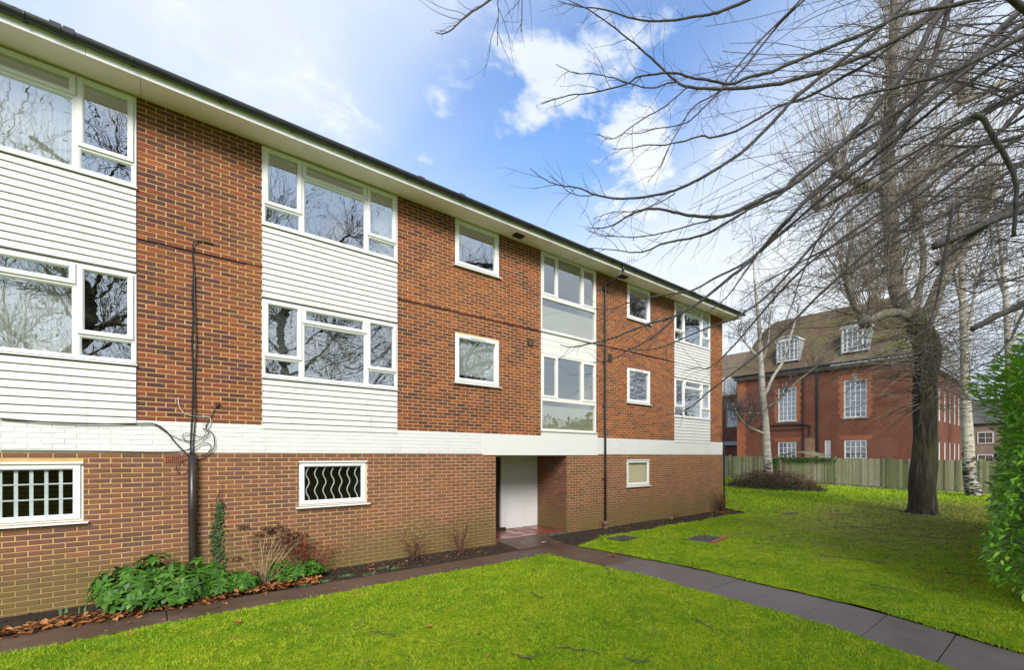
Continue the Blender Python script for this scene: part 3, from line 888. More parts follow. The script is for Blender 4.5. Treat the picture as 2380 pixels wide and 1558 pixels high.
for bi, (a, b) in enumerate(BAYS):
    for fl, zs in ((1, 6.185), (0, 3.495)):
        w, (xa, xb, z0, z1) = bay_window(a, b, zs, 'white three-light window on the %s floor %s' % ('top' if fl else 'middle', where[bi]))
        rz0, rz1 = (z0 - .6, z1 + .02) if fl else (z0 - .6, z1 + .15)
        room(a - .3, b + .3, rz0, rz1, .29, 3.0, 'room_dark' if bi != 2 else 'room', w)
        mm = MB()  # reveal
        mm.box(a - .02, a + .012, .07, .3, z0, z1); mm.box(b - .012, b + .02, .07, .3, z0, z1); mm.box(a, b, .07, .3, z0 - .03, z0 + .01); mm.box(a, b, .07, .3, z1 - .01, z1 + .1)
        mm.build('reveal', M['blind'], w)
        if bi == 0:  # pale sheer added behind the centre panes to brighten them
            k = MB()
            for q in range(46):
                xq = a + .62 + q * .024
                k.quad((xq, .16 + .008 * (q % 2), z0 + .02), (xq + .024, .16 + .008 * ((q + 1) % 2), z0 + .02), (xq + .024, .16 + .008 * ((q + 1) % 2), z1 - (.3 if fl else .02)), (xq, .16 + .008 * (q % 2), z1 - (.3 if fl else .02)))
            k.build('brightening_curtain', M['curtain'], w)
        if bi == 1 and fl:
            for (c0, c1) in ((a + .04, a + .2), (b - .5, b - .04)):
                k = MB(); nq = int((c1 - c0) / .022)
                for q in range(nq):
                    xq = c0 + q * .022
                    k.quad((xq, .17 + .018 * (q % 2), z0), (xq + .022, .17 + .018 * ((q + 1) % 2), z0), (xq + .022, .17 + .018 * ((q + 1) % 2), z1 - .02), (xq, .17 + .018 * (q % 2), z1 - .02))
                k.build('curtain', M['curtain'], w)
        if bi == 1 and not fl:
            k = MB()
            for c0, c1 in ((a + .05, xa - .03), (xa + .03, xb - .03), (xb + .03, b - .05)):
                zz = z0 + .1
                while zz < z1 - .04:
                    k.quad((c0, .12, zz), (c1, .12, zz), (c1, .150, zz + .016), (c0, .150, zz + .016))
                    zz += .030
            prop(k.build('venetian_blind', M['blind'], w), kind='stuff')
        if bi == 2 and not fl:
            k = MB(); k.tube([(a + .95, .2, z0 + .03), (a + .95, .2, z0 + .13)], [.05, .065], 8); k.build('plant_pot', M['terracotta'], w)
            k = MB()
            for q in range(26):
                an = rng.uniform(0, 6.28); k.leaf((a + .95, .2, z0 + .13), (math.cos(an), math.sin(an), 1.2), (0, 0, 1), .2, .03, tone=rng.random())
            k.build('house_plant', M['shoot'], w)
    boards('c', a, b, 4.925, 6.183)
    boards('c', a, b, 2.60, 3.490, 0.11)
def small_window(key, label, frame_w=.075, room_mat='room', vent=True, blind=None, low=False):
    x0, x1, z0, z1 = small[key] if key in small else lowwin[key]
    w = window_root('window', x0, z0, label)
    yf = 0.0 if not low else 0.03
    m = MB(); m.ring(x0, x1, z0, z1, [(0, .1), (0, yf), (.035, yf), (.035, .1)])
    if low: m.box(x0, x1, -0.012, .03, z1 - .03, z1)
    m.build('frame', M['upvc'], w)
    k = MB(); frame_ring(k, x0 + .028, x1 - .028, z0 + .028, z1 - (.028 if not low else .036), frame_w, yf - .02, .06, .016); k.build('casement', M['upvc'], w)
    i = .028 + frame_w - .004
    pane(w, x0 + i, x1 - i, z0 + i, z1 - i, .045, 'glass' if not low else 'glass_obscure')
    if vent:
        m = MB(); xm = (x0 + x1) / 2; m.box(xm - .2, xm + .2, yf - .026, yf - .018, z1 - .062, z1 - .052); m.build('trickle_vent', M['black_plastic'], w)
    sill(w, x0, x1, z0 - .035, .05, .06)
    room(x0 - .2, x1 + .2, z0 - .5, z1 + .02, .29, 2.0, room_mat, w)
    m = MB(); m.ring(x0, x1, z0, z1, [(0.0, .1), (0.004, .3)]); m.ring(x0, x1, z0, z1, [(0.03, .1), (-.2, .1)]); m.build('reveal', M['blind'], w)
    return w, (x0, x1, z0, z1)
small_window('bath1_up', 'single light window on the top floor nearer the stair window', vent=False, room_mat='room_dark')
w, (x0, x1, z0, z1) = small_window('bath1_lo', 'single light window on the middle floor with a half lowered blind')
k = MB()
zz = z0 + .22
while zz < z1 - .08:
    k.box(x0 + .06, x1 - .06, .10, .112, zz, zz + .031); zz += .034
k.box(x0 + .06, x1 - .06, .095, .12, z0 + .19, z0 + .215)
prop(k.build('slatted_blind', M['blind'], w), kind='stuff')
small_window('bath2_up', 'single light window on the top floor right of the black downpipe', vent=False, room_mat='room_dark')
small_window('bath2_lo', 'single light window on the middle floor right of the black downpipe', room_mat='room')
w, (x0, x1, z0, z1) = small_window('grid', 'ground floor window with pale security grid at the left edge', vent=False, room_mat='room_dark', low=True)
k = MB()
for q in range(9):
    xq = x0 + .18 + q * .135; 
    if xq < x1 - .1: k.box(xq - .018, xq + .018, .07, .085, z0 + .1, z1 - .1)
for q in (1, 2): k.box(x0 + .1, x1 - .1, .066, .082, z0 + .1 + q * .215, z0 + .118 + q * .215)
k.build('security_grid', M['grille'], w)
w, (x0, x1, z0, z1) = small_window('wavy', 'ground floor window with seven wavy bars left of the entrance', vent=False, room_mat='room_dark', low=True)
for q in range(7):
    xq = x0 + .16 + q * (x1 - x0 - .3) / 6.3
    k = MB(); k.tube([(xq + .026 * math.sin(j / 24 * 4 * math.pi + 1.2), .075, z0 + .1 + (z1 - z0 - .2) * j / 24) for j in range(25)], .009, 5); k.build('wavy_bar', M['grille'], w)
w, (x0, x1, z0, z1) = small_window('tan', 'ground floor window with a tan blind right of the entrance', vent=False, low=True)
k = MB(); k.box(x0 + .06, x1 - .06, .09, .1, z0 + .06, z1 - .06); k.build('roller_blind', M['blind_tan'], w)
# stair windows
for fl, (z0, z1, zt) in enumerate(((2.81, 4.87, 3.66), (5.47, 7.58, 6.41))):
    a, b = STAIR
    w = window_root('window', a, z0, 'tall stair window on the %s floor, three lights over one wide pane' % ('middle' if fl == 0 else 'top'))
    yf = 0.0
    m = MB(); m.ring(a, b, z0, z1, [(0, .1), (0, yf), (.05, yf), (.05, .1)])
    m.box(a + .05, b - .05, yf - .006, .1, zt - .06, zt + .05)
    xl, xr = a + .56, b - .56
    for x in (xl, xr): m.box(x - .03, x + .03, yf + .002, .1, zt + .05, z1 - .05)
    m.build('frame', M['smooth_white'], w)
    for c, d in ((a + .045, xl - .012), (xr + .012, b - .045)):
        k = MB(); frame_ring(k, c, d, zt + .04, z1 - .045, .055, yf - .018, .05, .01); k.build('casement', M['smooth_white'], w)
        pane(w, c + .05, d - .05, zt + .09, z1 - .095, .03, 'glass_old')
    pane(w, xl + .03, xr - .03, zt + .05, z1 - .05, .04, 'glass_old')
    pane(w, a + .05, b - .05, z0 + .05, zt - .06, .045, 'glass_old')
    sill(w, a, b, z0 - .03, .03, .05, 'smooth_white')
    room(a - .05, b + .05, z0 - .05, z1 + .02, .29, 1.6, 'room_tan', w)
m = MB(); m.box(STAIR[0], STAIR[1], -0.008, .1, 4.87, 5.105); m.box(STAIR[0], STAIR[1], -0.004, .1, 5.112, 5.25); m.box(STAIR[0], STAIR[1], -0.008, .1, 5.257, 5.44)
m.build('spandrel_panel', M['smooth_white'], AB)
# floors/wall closures behind bays so nothing shows through
m = MB()
for a, b in BAYS + [STAIR]:
    m.box(a, b, .1, .28, BAND1, 3.49); m.box(a, b, .1, .28, 4.9, 6.18)
m.build('backing_wall', M['room'], AB)
# ---- eaves
EX0, EX1, EY = -6.0, 17.05, -0.55
joints = [-6, -2.6, -0.06, 2.03, 4.45, 7.2, 10.1, 12.6, 15.1, EX1]
for a, b in zip(joints, joints[1:]):
    m = MB(); m.box(a + .002, b - .002, EY + .02, (0.05 if b <= END else .05), TOP, TOP + .012)
    m.build('soffit_board', M['soffit'], AB)
for a, b in zip([-6, -.6, 3.9, 8.3, 12.7], [-.6, 3.9, 8.3, 12.7, EX1]):
    m = MB(); m.box(a + .002, b - .002, EY - .02, EY + .019, TOP - .012, TOP + .13); m.build('fascia_board', M['fascia'], AB)
m = MB(); m.box(EX1, EX1 + .02, EY - .02, 9.3, TOP - .012, TOP + .13); m.build('bargeboard', M['fascia'], AB)
m = MB(); m.box(END + .002, EX1 - .001, .051, 9.3, TOP, TOP + .012); m.build('soffit_board', M['soffit'], AB)
# half-round gutter
gm = MB()
gy, gz, gr = EY - .08, TOP + .150, .066
sec = [(gy + gr * math.cos(t), gz + gr * math.sin(t)) for t in [math.pi + math.pi * i / 10 for i in range(11)]]
inn = [(gy + (gr - .006) * math.cos(t), gz + (gr - .006) * math.sin(t)) for t in [2 * math.pi - math.pi * i / 10 for i in range(11)]]
loop = sec + inn
n0 = len(loop)
for x in (EX0, EX1 + .12): gm.v += [(x, yy, zz) for yy, zz in loop]
for k in range(n0):
    kk = (k + 1) % n0; gm.f.append((k, n0 + k, n0 + kk, kk)); gm.t.append(.5)
gm.f.append(tuple(range(n0))); gm.f.append(tuple(reversed(range(n0, 2 * n0)))); gm.t += [.5, .5]
gut = gm.build('gutter', M['gutter'], AB)
x = -2.1
while x < EX1:
    m = MB()
    pts = [(x, gy + (gr + .006) * math.cos(t), gz + (gr + .006) * math.sin(t)) for t in [math.pi * .98 + math.pi * 1.04 * i / 8 for i in range(9)]]
    m.tube([(x, gy - gr - .004, gz + .015)] + pts[0:] , .010, 5)
    m.box(x - .02, x + .02, gy + gr, EY - .02, gz - .06, gz + .01)
    m.build('bracket', M['gutter'], gut)
    x += 0.98
for x in (-.86, -.74, 4.05, 4.95, 8.8, 13.7):
    m = MB(); m.tube([(x - .05, gy, gz - .001), (x + .05, gy, gz - .001)], gr + .008, 14); m.build('gutter_joint', M['gutter'], gut)
# roof: low pitch, lapped tiles
rf = MB()
pitch = math.radians(16)
for k in range(24):
    y0 = EY - .05 + k * .34; z0 = TOP + .195 + (y0 - EY) * math.tan(pitch)
    y1 = y0 + .4; z1 = z0 + .4 * math.tan(pitch) - .02
    rf.quad((EX0, y0, z0), (EX1 + .08, y0, z0), (EX1 + .08, y1, z1), (EX0, y1, z1))
    rf.quad((EX0, y0, z0 - .025), (EX1 + .08, y0, z0 - .025), (EX1 + .08, y0, z0), (EX0, y0, z0))
roof = rf.build('roof', M['brown_tile'], AB)
for i in range(int((EX1 + .1 + 2.2) / .33)):
    x = -2.2 + i * .33
    if len([1]) and i < 290:
        m = MB(); m.tube([(x, EY - .06, TOP + .206), (x, EY + .3, TOP + .206 + .36 * math.tan(pitch))], .014, 6)
        m.build('tile_roll', M['brown_tile'], roof)
m = MB(); m.box(EX0, EX1, EY - .03, EY - .019, TOP + .12, TOP + .24); m.build('felt_strip', M['gutter'], AB)
# vents under the eaves, air bricks
for px, py in ((1205, 547), (1449, 643)):
    r = ray(px, py); tt = (TOP - EYE) / r[2]; cx_, cy_ = r[0] * tt, -DIST + r[1] * tt
    m = MB(); m.box(cx_ - .13, cx_ + .13, cy_ - .1, cy_ + .1, TOP - .028, TOP - .001)
    v = m.build('soffit_vent', M['black_plastic'], AB)
    m = MB()
    for q in range(5): m.box(cx_ - .1, cx_ + .1, cy_ - .075 + q * .036, cy_ - .06 + q * .036, TOP - .036, TOP - .028)
    m.build('vent_slat', M['vent'], v)
for (a, b, c, d) in ((7.13, 7.29, 5.0, 5.17), (10.09, 10.24, 5.01, 5.22)):
    m = MB(); m.ring(a, b, c, d, [(0, .005), (0, -.03), (.02, -.03), (.02, .0)]); m.box(a + .02, b - .02, -.006, .004, c + .02, d - .02)
    v = m.build('wall_vent', M['vent'], AB)
    m = MB()
    for q in range(4):
        z = c + .03 + q * (d - c - .05) / 4; m.box(a + .02, b - .02, -.026, -.008, z, z + .014)
    m.build('vent_slat', M['clay'], v)
m = MB()
for i in range(9):
    for j in range(4):
        m.box(.215 + i * .0235, .215 + i * .0235 + .0235, -.006, .01, 2.02 + j * .026, 2.02 + j * .026 + .008)
        m.box(.215 + i * .0235, .215 + i * .0235 + .008, -.006, .01, 2.028 + j * .026, 2.046 + j * .026)
m.box(.215, .43, -.006, .01, 2.12, 2.13); m.box(.426, .434, -.006, .01, 2.02, 2.13)
m.box(.195, .215, -.003, .01, 2.0, 2.14); m.box(.434, .45, -.003, .01, 2.0, 2.14)
m.build('air_brick', M['terracotta'], AB)
m = MB(); m.box(.21, .435, -.0015, .012, 2.015, 2.13); m.build('air_brick_back', M['dark'], AB)
# downpipe (black) with swan neck
m = MB(); X = 9.91; Y = -.075
m.tube([(10.10, gy, gz - .03), (10.10, gy, TOP + .02), (10.09, gy + .02, TOP - .05)], .035, 10)
m.tube([(10.09, gy + .02, TOP - .05), (9.93, Y - .02, TOP - .42)], .033, 10)
m.tube([(9.93, Y - .02, TOP - .42), (X, Y, TOP - .52), (X, Y, 3.0), (X, Y, .16)], .034, 10)
dp = m.build('downpipe', M['gutter'], AB, smooth=True, label='tall black downpipe beside the stair window')
for z in (7.12, 4.95, 3.62, 1.45, TOP - .44):
    m = MB(); m.tube([(X, Y, z - .035), (X, Y, z + .035)], .044, 10)
    if z < 7.13: m.box(X - .055, X + .055, Y + .02, -.004, z - .012, z + .012)
    m.build('pipe_collar', M['gutter'], dp)
m = MB(); m.tube([(X, Y - .02, -.05), (X, Y - .02, .06), (X, Y - .02, .09), (X, Y - .02, .17), (X, Y - .02, .18)], [.075, .075, .115, .12, .10], 12)
m.build('clay_gully', M['clay'], AB)
# brown soil pipe at the left
m = MB(); m.tube([(.535, -.09, 2.14), (.535, -.09, 1.2), (.545, -.09, .2), (.545, -.09, -.05)], .055, 12)
m.build('soil_pipe', M['pipe_brown'], AB, smooth=True, label='thick brown pipe rising from the shrubs')
# end-of-wall brown pipe
m = MB(); m.tube([(END + .05, -.05, 2.55), (END + .05, -.05, -.03)], .04, 8); m.tube([(END + .05, -.05, 2.75), (END + .05, -.05, 2.55)], .018, 6)
m.tube([(END - .2, -.04, 3.05), (END - .16, -.07, 2.85), (END, -.06, 2.75)], .012, 6)
m.build('soil_pipe', M['pipe_brown'], AB)
# cables
def cable(pts, r=.008, mat='cable', name='cable', y=-.022):
    P = [on_wall(a, b, y) for a, b in pts]
    # catmull-rom
    Q = []
    for i in range(len(P) - 1):
        p0, p1, p2, p3 = P[max(0, i - 1)], P[i], P[i + 1], P[min(len(P) - 1, i + 2)]
        for k in range(6):
            t = k / 6
            Q.append(.5 * ((2 * p1) + (p2 - p0) * t + (2 * p0 - 5 * p1 + 4 * p2 - p3) * t * t + (3 * p1 - p0 - 3 * p2 + p3) * t ** 3))
    Q.append(P[-1])
    m = MB(); m.tube(Q, r, 5); return m.build(name, M[mat], AB)
cable([(495, 566), (470, 560), (453, 562), (449, 572), (448, 600), (450, 630), (447, 690), (449, 740), (446, 800), (449, 870), (447, 960), (443, 1030), (445, 1062)], .010)
cable([(452, 640), (452, 680), (454, 745), (456, 800), (452, 880), (454, 960), (449, 1030), (450, 1062)], .009, y=-.03)
cable([(414, 924), (417, 945), (430, 962), (455, 968), (485, 970), (490, 980), (487, 992), (478, 1000), (474, 992)], .006, 'cable_white')
cable([(505, 942), (497, 952), (490, 970), (482, 985), (478, 997)], .006)
cable([(0, 973), (60, 978), (150, 984), (240, 986), (318, 985), (358, 986), (385, 1002), (408, 1030), (438, 1060)], .010, y=-.04)
cable([(358, 986), (390, 1008), (420, 1022), (445, 1030)], .005, y=-.035)
cable([(484, 1000), (496, 1012), (498, 1040), (485, 1052), (465, 1062), (448, 1066)], .007, y=-.04)
cable([(480, 1002), (470, 1020), (445, 1026), (428, 1022), (426, 1010), (440, 1008), (470, 1017), (484, 1010), (482, 1000)], .006, y=-.045)
cable([(440, 1058), (455, 1040), (475, 1030), (490, 1036), (486, 1050), (466, 1066)], .006, y=-.04)
cable([(0, 1047), (120, 1048), (240, 1049), (360, 1051), (420, 1049), (445, 1042)], .006)
cable([(448, 1046), (428, 1062), (411, 1080), (413, 1098), (430, 1104), (440, 1090)], .006, y=-.05)
p = on_wall(474, 990, -.03); m = MB(); m.box(p.x - .02, p.x + .02, -.05, -.01, p.z - .045, p.z + .045); m.build('junction_box', M['cable_white'], AB)
p = on_wall(506, 941, -.02); m = MB(); m.tube([(p.x, -.02, p.z - .03), (p.x, -.035, p.z + .02)], .03, 8); m.build('junction_box', M['vent'], AB)
# TV aerial on the roof
base = at(1447, 628, 24.0)
TA = empty('tv_aerial', base, 'thin television aerial above the roof edge near the downpipe', 'aerial')
p0, p1 = at(1432, 622, 24.0), at(1476, 602, 26.0)
m = MB(); m.tube([p0, p1], .018, 5)
m.build('boom', M['aerial'], TA)
for i in range(8):
    c = p0.lerp(p1, (i + .5) / 8); m = MB(); m.tube([c - Vector((0, 0, .22)), c + Vector((0, 0, .22))], .010, 4); m.build('element', M['aerial'], TA)
m = MB(); m.tube([base - Vector((0, 0, 1.8)), base + Vector((0, 0, .05)), p0.lerp(p1, .4)], .018, 5); m.build('mast', M['aerial'], TA)

# ------------------------------------------------------------------ FENCE
FX = 34.0
FN = empty('wooden_fence', (FX, 1.0, 0), 'mossy closeboard fence with concrete posts across the end of the garden', 'fence')
def fence_top(y): return 1.86 + .0165 * (y + 6.6)
posts = [12.9, 9.8, 5.6, 1.75, -1.4, -3.8, -5.95, -9.0, -12.0]
for i, (ya, yb) in enumerate(zip(posts, posts[1:])):
    m = MB(); z = terrain(FX, (ya + yb) / 2)
    m.box(FX + .02, FX + .06, yb + .08, ya - .08, z - .1, z + .14); m.build('gravel_board', M['post'], FN)
    m = MB()
    for q in (.35, 1.1, 1.65): m.box(FX + .03, FX + .08, yb + .05, ya - .05, z + q, z + q + .07)
    m.build('rail', M['fence'], FN)
    y = yb + .08
    while y < ya - .08:
        tone = min(1, max(0, rng.gauss(.45 + (.3 if i == 3 else 0), .25)))
        zt = fence_top(y) + rng.uniform(-.012, .012); zb = terrain(FX, y) + .14
        m = MB(); m.v += [(FX, y, zb), (FX + .02, y + .118, zb), (FX + .035, y + .118, zb), (FX + .035, y, zb), (FX, y, zt), (FX + .02, y + .118, zt), (FX + .02, y + .118, zt), (FX + .02, y, zt)]
        m.f += [(4, 5, 6, 7), (1, 0, 4, 5), (2, 1, 5, 6), (3, 2, 6, 7), (0, 3, 7, 4)]; m.t += [tone] * 5
        m.build('fence_board', M['fence'], FN, tones=True)
        y += .105
for i, yp in enumerate(posts):
    z = terrain(FX, yp); m = MB(); w_ = .06 if i != 4 else .14
    zt = fence_top(yp) + .06; m.box(FX - .05, FX + .07, yp - w_, yp + w_, z - .1, zt)
    m.v += [(FX - .05, yp - w_, zt), (FX + .07, yp - w_, zt), (FX + .07, yp + w_, zt), (FX - .05, yp + w_, zt), (FX + .01, yp, zt + .04)]
    n = len(m.v) - 5; m.f += [(n, n + 1, n + 4), (n + 1, n + 2, n + 4), (n + 2, n + 3, n + 4), (n + 3, n, n + 4)]; m.t += [.5] * 4
    m.build('post', M['post'] if i != 4 else M['fence'], FN)

# ------------------------------------------------------------------ FAR BRICK BUILDING
HX = 42.0
BH = empty('brick_house', (HX, 6, 0), 'large red brick building with steep mossy tiled roof and dormers behind the fence', 'building')
HW = [('w', 7.83, 9.53, 5.30, 8.40, 4, 7), ('w', 2.15, 3.90, 5.30, 8.45, 4, 7), ('w', 7.83, 9.53, 1.4, 3.43, 4, 4), ('w', 2.15, 3.87, 1.4, 3.46, 4, 4), ('n', 4.92, 5.41, 1.6, 3.48, 2, 5), ('w', -.2, .0, 5.4, 8.3, 1, 7)][:5]
def plane_wall(rects, holes, X, th, mat, name='wall', parent=BH):
    m = MB()
    for r in rects:
        for q in subtract(r, holes): m.box(X, X + th, q[0], q[1], q[2], q[3])
    return m.build(name, M[mat], parent)
holes = [(a, b, c, d) for _, a, b, c, d, _, _ in HW]
hw = plane_wall([(-1.0, 13.62, -.2, 9.6)], holes, HX, .35, 'far_brick')
def far_window(X, y0, y1, z0, z1, nx, nz, parent, axis='y', off=0.0):
    o = bpy.data.objects.new('window', None); COL.objects.link(o); o.parent = parent; o.empty_display_size = .1
    o.location = Vector((X, y0, z0)) - parent.location
    def bx(m, a, b, c, d, e, f):
        if axis == 'y': m.box(X + a, X + b, c, d, e, f)
        else: m.box(c, d, X + a, X + b, e, f)
    m = MB(); w = .1
    bx(m, .03, .14, y0, y0 + w, z0, z1); bx(m, .03, .14, y1 - w, y1, z0, z1); bx(m, .03, .14, y0 + w, y1 - w, z0, z0 + w); bx(m, .03, .14, y0 + w, y1 - w, z1 - w, z1)
    m.build('frame', M['farwhite'], o)
    m = MB()
    for i in range(1, nx):
        y = y0 + w + (y1 - y0 - 2 * w) * i / nx; t_ = .022 if nx < 3 or i != nx // 2 else .035; bx(m, .06, .11, y - t_, y + t_, z0 + w, z1 - w)
    for j in range(1, nz):
        z = z0 + w + (z1 - z0 - 2 * w) * j / nz; t_ = .02; bx(m, .065, .105, y0 + w, y1 - w, z - t_, z + t_)
    m.build('glazing_bars', M['farwhite'], o)
    m = MB(); bx(m, .085, .092, y0 + w, y1 - w, z0 + w, z1 - w); m.build('pane', M['glass_far'], o)
    m = MB(); bx(m, .6, .65, y0 - .4, y1 + .4, z0 - .5, z1 + .2); m.build('interior', M['room_dark'], o)
    return o
for kd, a, b, c, d, nx_, nz_ in HW:
    o = far_window(HX, a, b, c, d, nx_, nz_, BH)
    if kd == 'w':
        m = MB(); m.box(HX - .06, HX + .1, a - .12, b + .12, c - .12, c); m.build('sill', M['cornice'], o)
        if c > 3:
            s = .42
            for sd in (0, 1):
                m = MB()
                for q in range(10):   # toothed orange quoins
                    e = s if q % 2 else s * .7
                    zq = c + (d - c) * q / 10
                    m.box(HX - .004 - .0005 * q, HX + .01, (b if sd else a - e), (b + e if sd else a), zq, zq + (d - c) / 10)
                m.build('quoin', M['far_orange'], o)
        m = MB()
        nn = 17
        for q in range(nn):
            ya = a - .25 + (b - a + .5) * q / nn; yb = a - .25 + (b - a + .5) * (q + 1) / nn
            sp = (q - nn / 2 + .5) / nn * .35
            m.poly([(HX - .012, ya + .01, d), (HX - .012, ya + .01 + sp, d + .38), (HX - .012, yb - .01 + sp, d + .38), (HX - .012, yb - .01, d)])
            m.poly([(HX + .0, ya + .01, d), (HX - .012, ya + .01, d), (HX - .012, yb - .01, d), (HX + .0, yb - .01, d)])
        m.build('lintel_arch', M['far_orange'], o)
        if c > 3:
            m = MB(); ym = (a + b) / 2; m.poly([(HX - .03, ym - .16, d), (HX - .03, ym + .16, d), (HX - .03, ym + .22, d + .45), (HX - .03, ym - .22, d + .45)]); m.build('keystone', M['cornice'], o)
m = MB()
for q in range(24):
    e = .62 if q % 2 else .45
    m.box(HX - .008, HX + .01, 13.62 - e - .35, 13.66, q * .4, q * .4 + .4)
m.build('quoin', M['far_orange'], BH)
# side wall receding to the right
sw = [(44.2, .75), (46.4, .75), (48.6, .75), (51.0, .75), (53.4, .75), (55.8, .75), (58.2, .75), (60.4, .75)]
sh = [(x, x + w, z0, z1) for x, w in sw for z0, z1 in ((1.0, 3.4), (5.3, 8.2))]
m = MB()
for q in subtract((HX + .36, 62.8, -.2, 9.6), sh): m.box(q[0], q[1], -1.0, -.65, q[2], q[3])
m.build('wall', M['far_brick'], BH)
for x, w in sw:
    for z0, z1 in ((1.0, 3.4), (5.3, 8.2)): far_window(-1.0, x, x + w, z0, z1, 2, 5, BH, 'x')
# cornice and gutter
m = MB(); m.box(HX - .35, HX, -1.35, 13.9, 9.6, 9.75); m.box(HX - .2, HX, -1.2, 13.8, 9.45, 9.6); m.box(HX, 63.1, -1.35, -1.0, 9.6, 9.75)
m.build('cornice', M['cornice'], BH)
m = MB(); m.tube([(HX - .45, 14.0, 9.85), (HX - .45, -1.45, 9.85), (63.2, -1.45, 9.85)], .09, 8); m.build('gutter', M['gutter'], BH)
# mansard roof, lapped courses
prof = [(0.0, 9.86), (.45, 10.35), (1.0, 11.3), (1.6, 12.5), (2.3, 13.7), (3.0, 14.7), (3.7, 15.35), (4.3, 15.7)]
def prof_at(z):
    for (a, za), (b, zb) in zip(prof, prof[1:]):
        if z <= zb: return a + (b - a) * (z - za) / (zb - za)
    return prof[-1][0]
rm = MB()
z = 9.86; row = 0
ext = .62
while z < 15.65:
    z2 = min(z + .125, 15.7)
    a, b = prof_at(z), prof_at(z2) + .02
    x0, x1 = HX - .4 + a, HX - .4 + b
    ys0, ys1 = -1.4 + a * ext, -1.4 + b * ext
    yn0, yn1 = 14.0 - a * ext, 14.0 - b * ext
    lift = .018
    rm.quad((x0 - lift, ys0, z), (x0 - lift, yn0, z), (x1, yn1, z2), (x1, ys1, z2))
    rm.quad((x0, ys0, z), (x0, yn0, z), (x0 - lift, yn0, z), (x0 - lift, ys0, z))
    rm.quad((x0, ys0 - lift, z), (x1, ys1, z2), (63.2, ys1, z2), (63.2, ys0 - lift, z))
    rm.quad((x0, yn0 + lift, z), (63.2, yn0 + lift, z), (63.2, yn1, z2), (x1, yn1, z2))
    z = z2; row += 1
a = prof[-1][0]
rm.quad((HX - .4 + a, -1.4 + a * ext, 15.7), (63.2, -1.4 + a * ext, 15.7), (63.2, 14 - a * ext, 15.7), (HX - .4 + a, 14 - a * ext, 15.7))
hroof = rm.build('roof', M['rooftile'], BH)
# dormers
for (y0, y1, z0, z1) in ((7.70, 9.65, 10.75, 12.62), (2.1, 4.05, 10.75, 12.8)):
    o = bpy.data.objects.new('dormer', None); COL.objects.link(o); o.parent = BH; o.location = Vector((HX, y0, z0)) - BH.location
    XD = HX + .05
    m = MB()
    m.box(XD, XD + 3, y0 - .08, y0, z0 - .1, z1); m.box(XD, XD + 3, y1, y1 + .08, z0 - .1, z1)
    m.build('cheek', M['lead'], o)
    m = MB()
    n = 12
    for q in range(n):
        t0, t1 = math.pi * q / n, math.pi * (q + 1) / n
        ym, R = (y0 + y1) / 2, (y1 - y0) / 2 + .15
        f = lambda t: (ym - R * math.cos(t), z1 + .42 * math.sin(t))
        (ya, za), (yb, zb) = f(t0), f(t1)
        m.quad((XD - .15, ya, za), (XD - .15, yb, zb), (XD + 3.4, yb, zb), (XD + 3.4, ya, za))
        m.quad((XD - .02, ya, z1 - .02), (XD - .02, yb, z1 - .02), (XD - .02, yb, zb), (XD - .02, ya, za))
        m.quad((XD - .15, ya, za - .06), (XD - .15, yb, zb - .06), (XD - .15, yb, zb), (XD - .15, ya, za))
    m.build('dormer_hood', M['farwhite'], o)
    def bx(m, a, b, c, d): m.box(XD + .02, XD + .12, a, b, c, d)
    m = MB(); w = .1
    bx(m, y0, y0 + w, z0, z1); bx(m, y1 - w, y1, z0, z1); bx(m, y0 + w, y1 - w, z0, z0 + w); bx(m, y0 + w, y1 - w, z1 - w, z1)
    for q in range(1, 5):
        y = y0 + (y1 - y0) * q / 5; t_ = .055 if q in (1, 4) else .025
        m.box(XD + .03, XD + .11, y - t_, y + t_, z0 + w, z1 - w)
    for q in range(1, 5):
        z = z0 + (z1 - z0) * q / 5; m.box(XD + .035, XD + .1, y0 + w, y1 - w, z - .022, z + .022)
    m.build('dormer_frame', M['farwhite'], o)
    m = MB(); m.box(XD + .08, XD + .09, y0 + .1, y1 - .1, z0 + .1, z1 - .1); m.build('pane', M['glass_far'], o)
# pipes
m = MB()
m.tube([(HX - .1, 5.94, 9.8), (HX - .1, 5.94, 0)], .075, 8); m.tube([(HX - .1, 7.15, 9.5), (HX - .1, 7.15, 0)], .045, 6)
m.tube([(HX - .1, 11.2, 5.0), (HX - .1, 7.15, 4.95), (HX - .1, 6.6, 4.85), (HX - .1, 6.6, 4.0)], .05, 6); m.tube([(HX - .1, 12.0, 4.6), (HX - .1, 7.0, 4.55)], .035, 6)
m.build('downpipe', M['gutter'], BH)
m = MB(); m.box(HX - .05, HX, 6.2, 7.1, 0, 3.7); m.build('brick_patch', mat_facade('patch_brick', (0.26, 0.14, 0.08), (0.18, 0.09, 0.06), (0.4, 0.32, 0.2)), BH)
# wing at the left, set back
m = MB()
wh = [(15.4, 17.2, 5.3, 7.9), (15.4, 17.2, 8.5, 10.2)]
for q in subtract((13.6, 30, -.2, 8.6), [wh[0]]): m.box(46, 46.3, q[0], q[1], q[2], q[3])
m.build('wall', M['far_brick'], BH)
for a, b, c, d in wh[:1]: far_window(46, a, b, c, d, 4, 6, BH)
m = MB(); m.box(45.6, 46, 13.7, 30, 3.3, 3.7); m.build('canopy', M['lead'], BH)
m = MB()
z = 8.6
while z < 14:
    m.quad((45.6 + (z - 8.6) * .8 - .03, 13.7, z), (45.6 + (z - 8.6) * .8 - .03, 30, z), (45.6 + (z - 8.4) * .8, 30, z + .2), (45.6 + (z - 8.4) * .8, 13.7, z + .2)); z += .2
m.build('roof', M['rooftile'], BH)
far_window(45.75, 15.9, 17.6, 8.85, 10.6, 4, 5, BH)
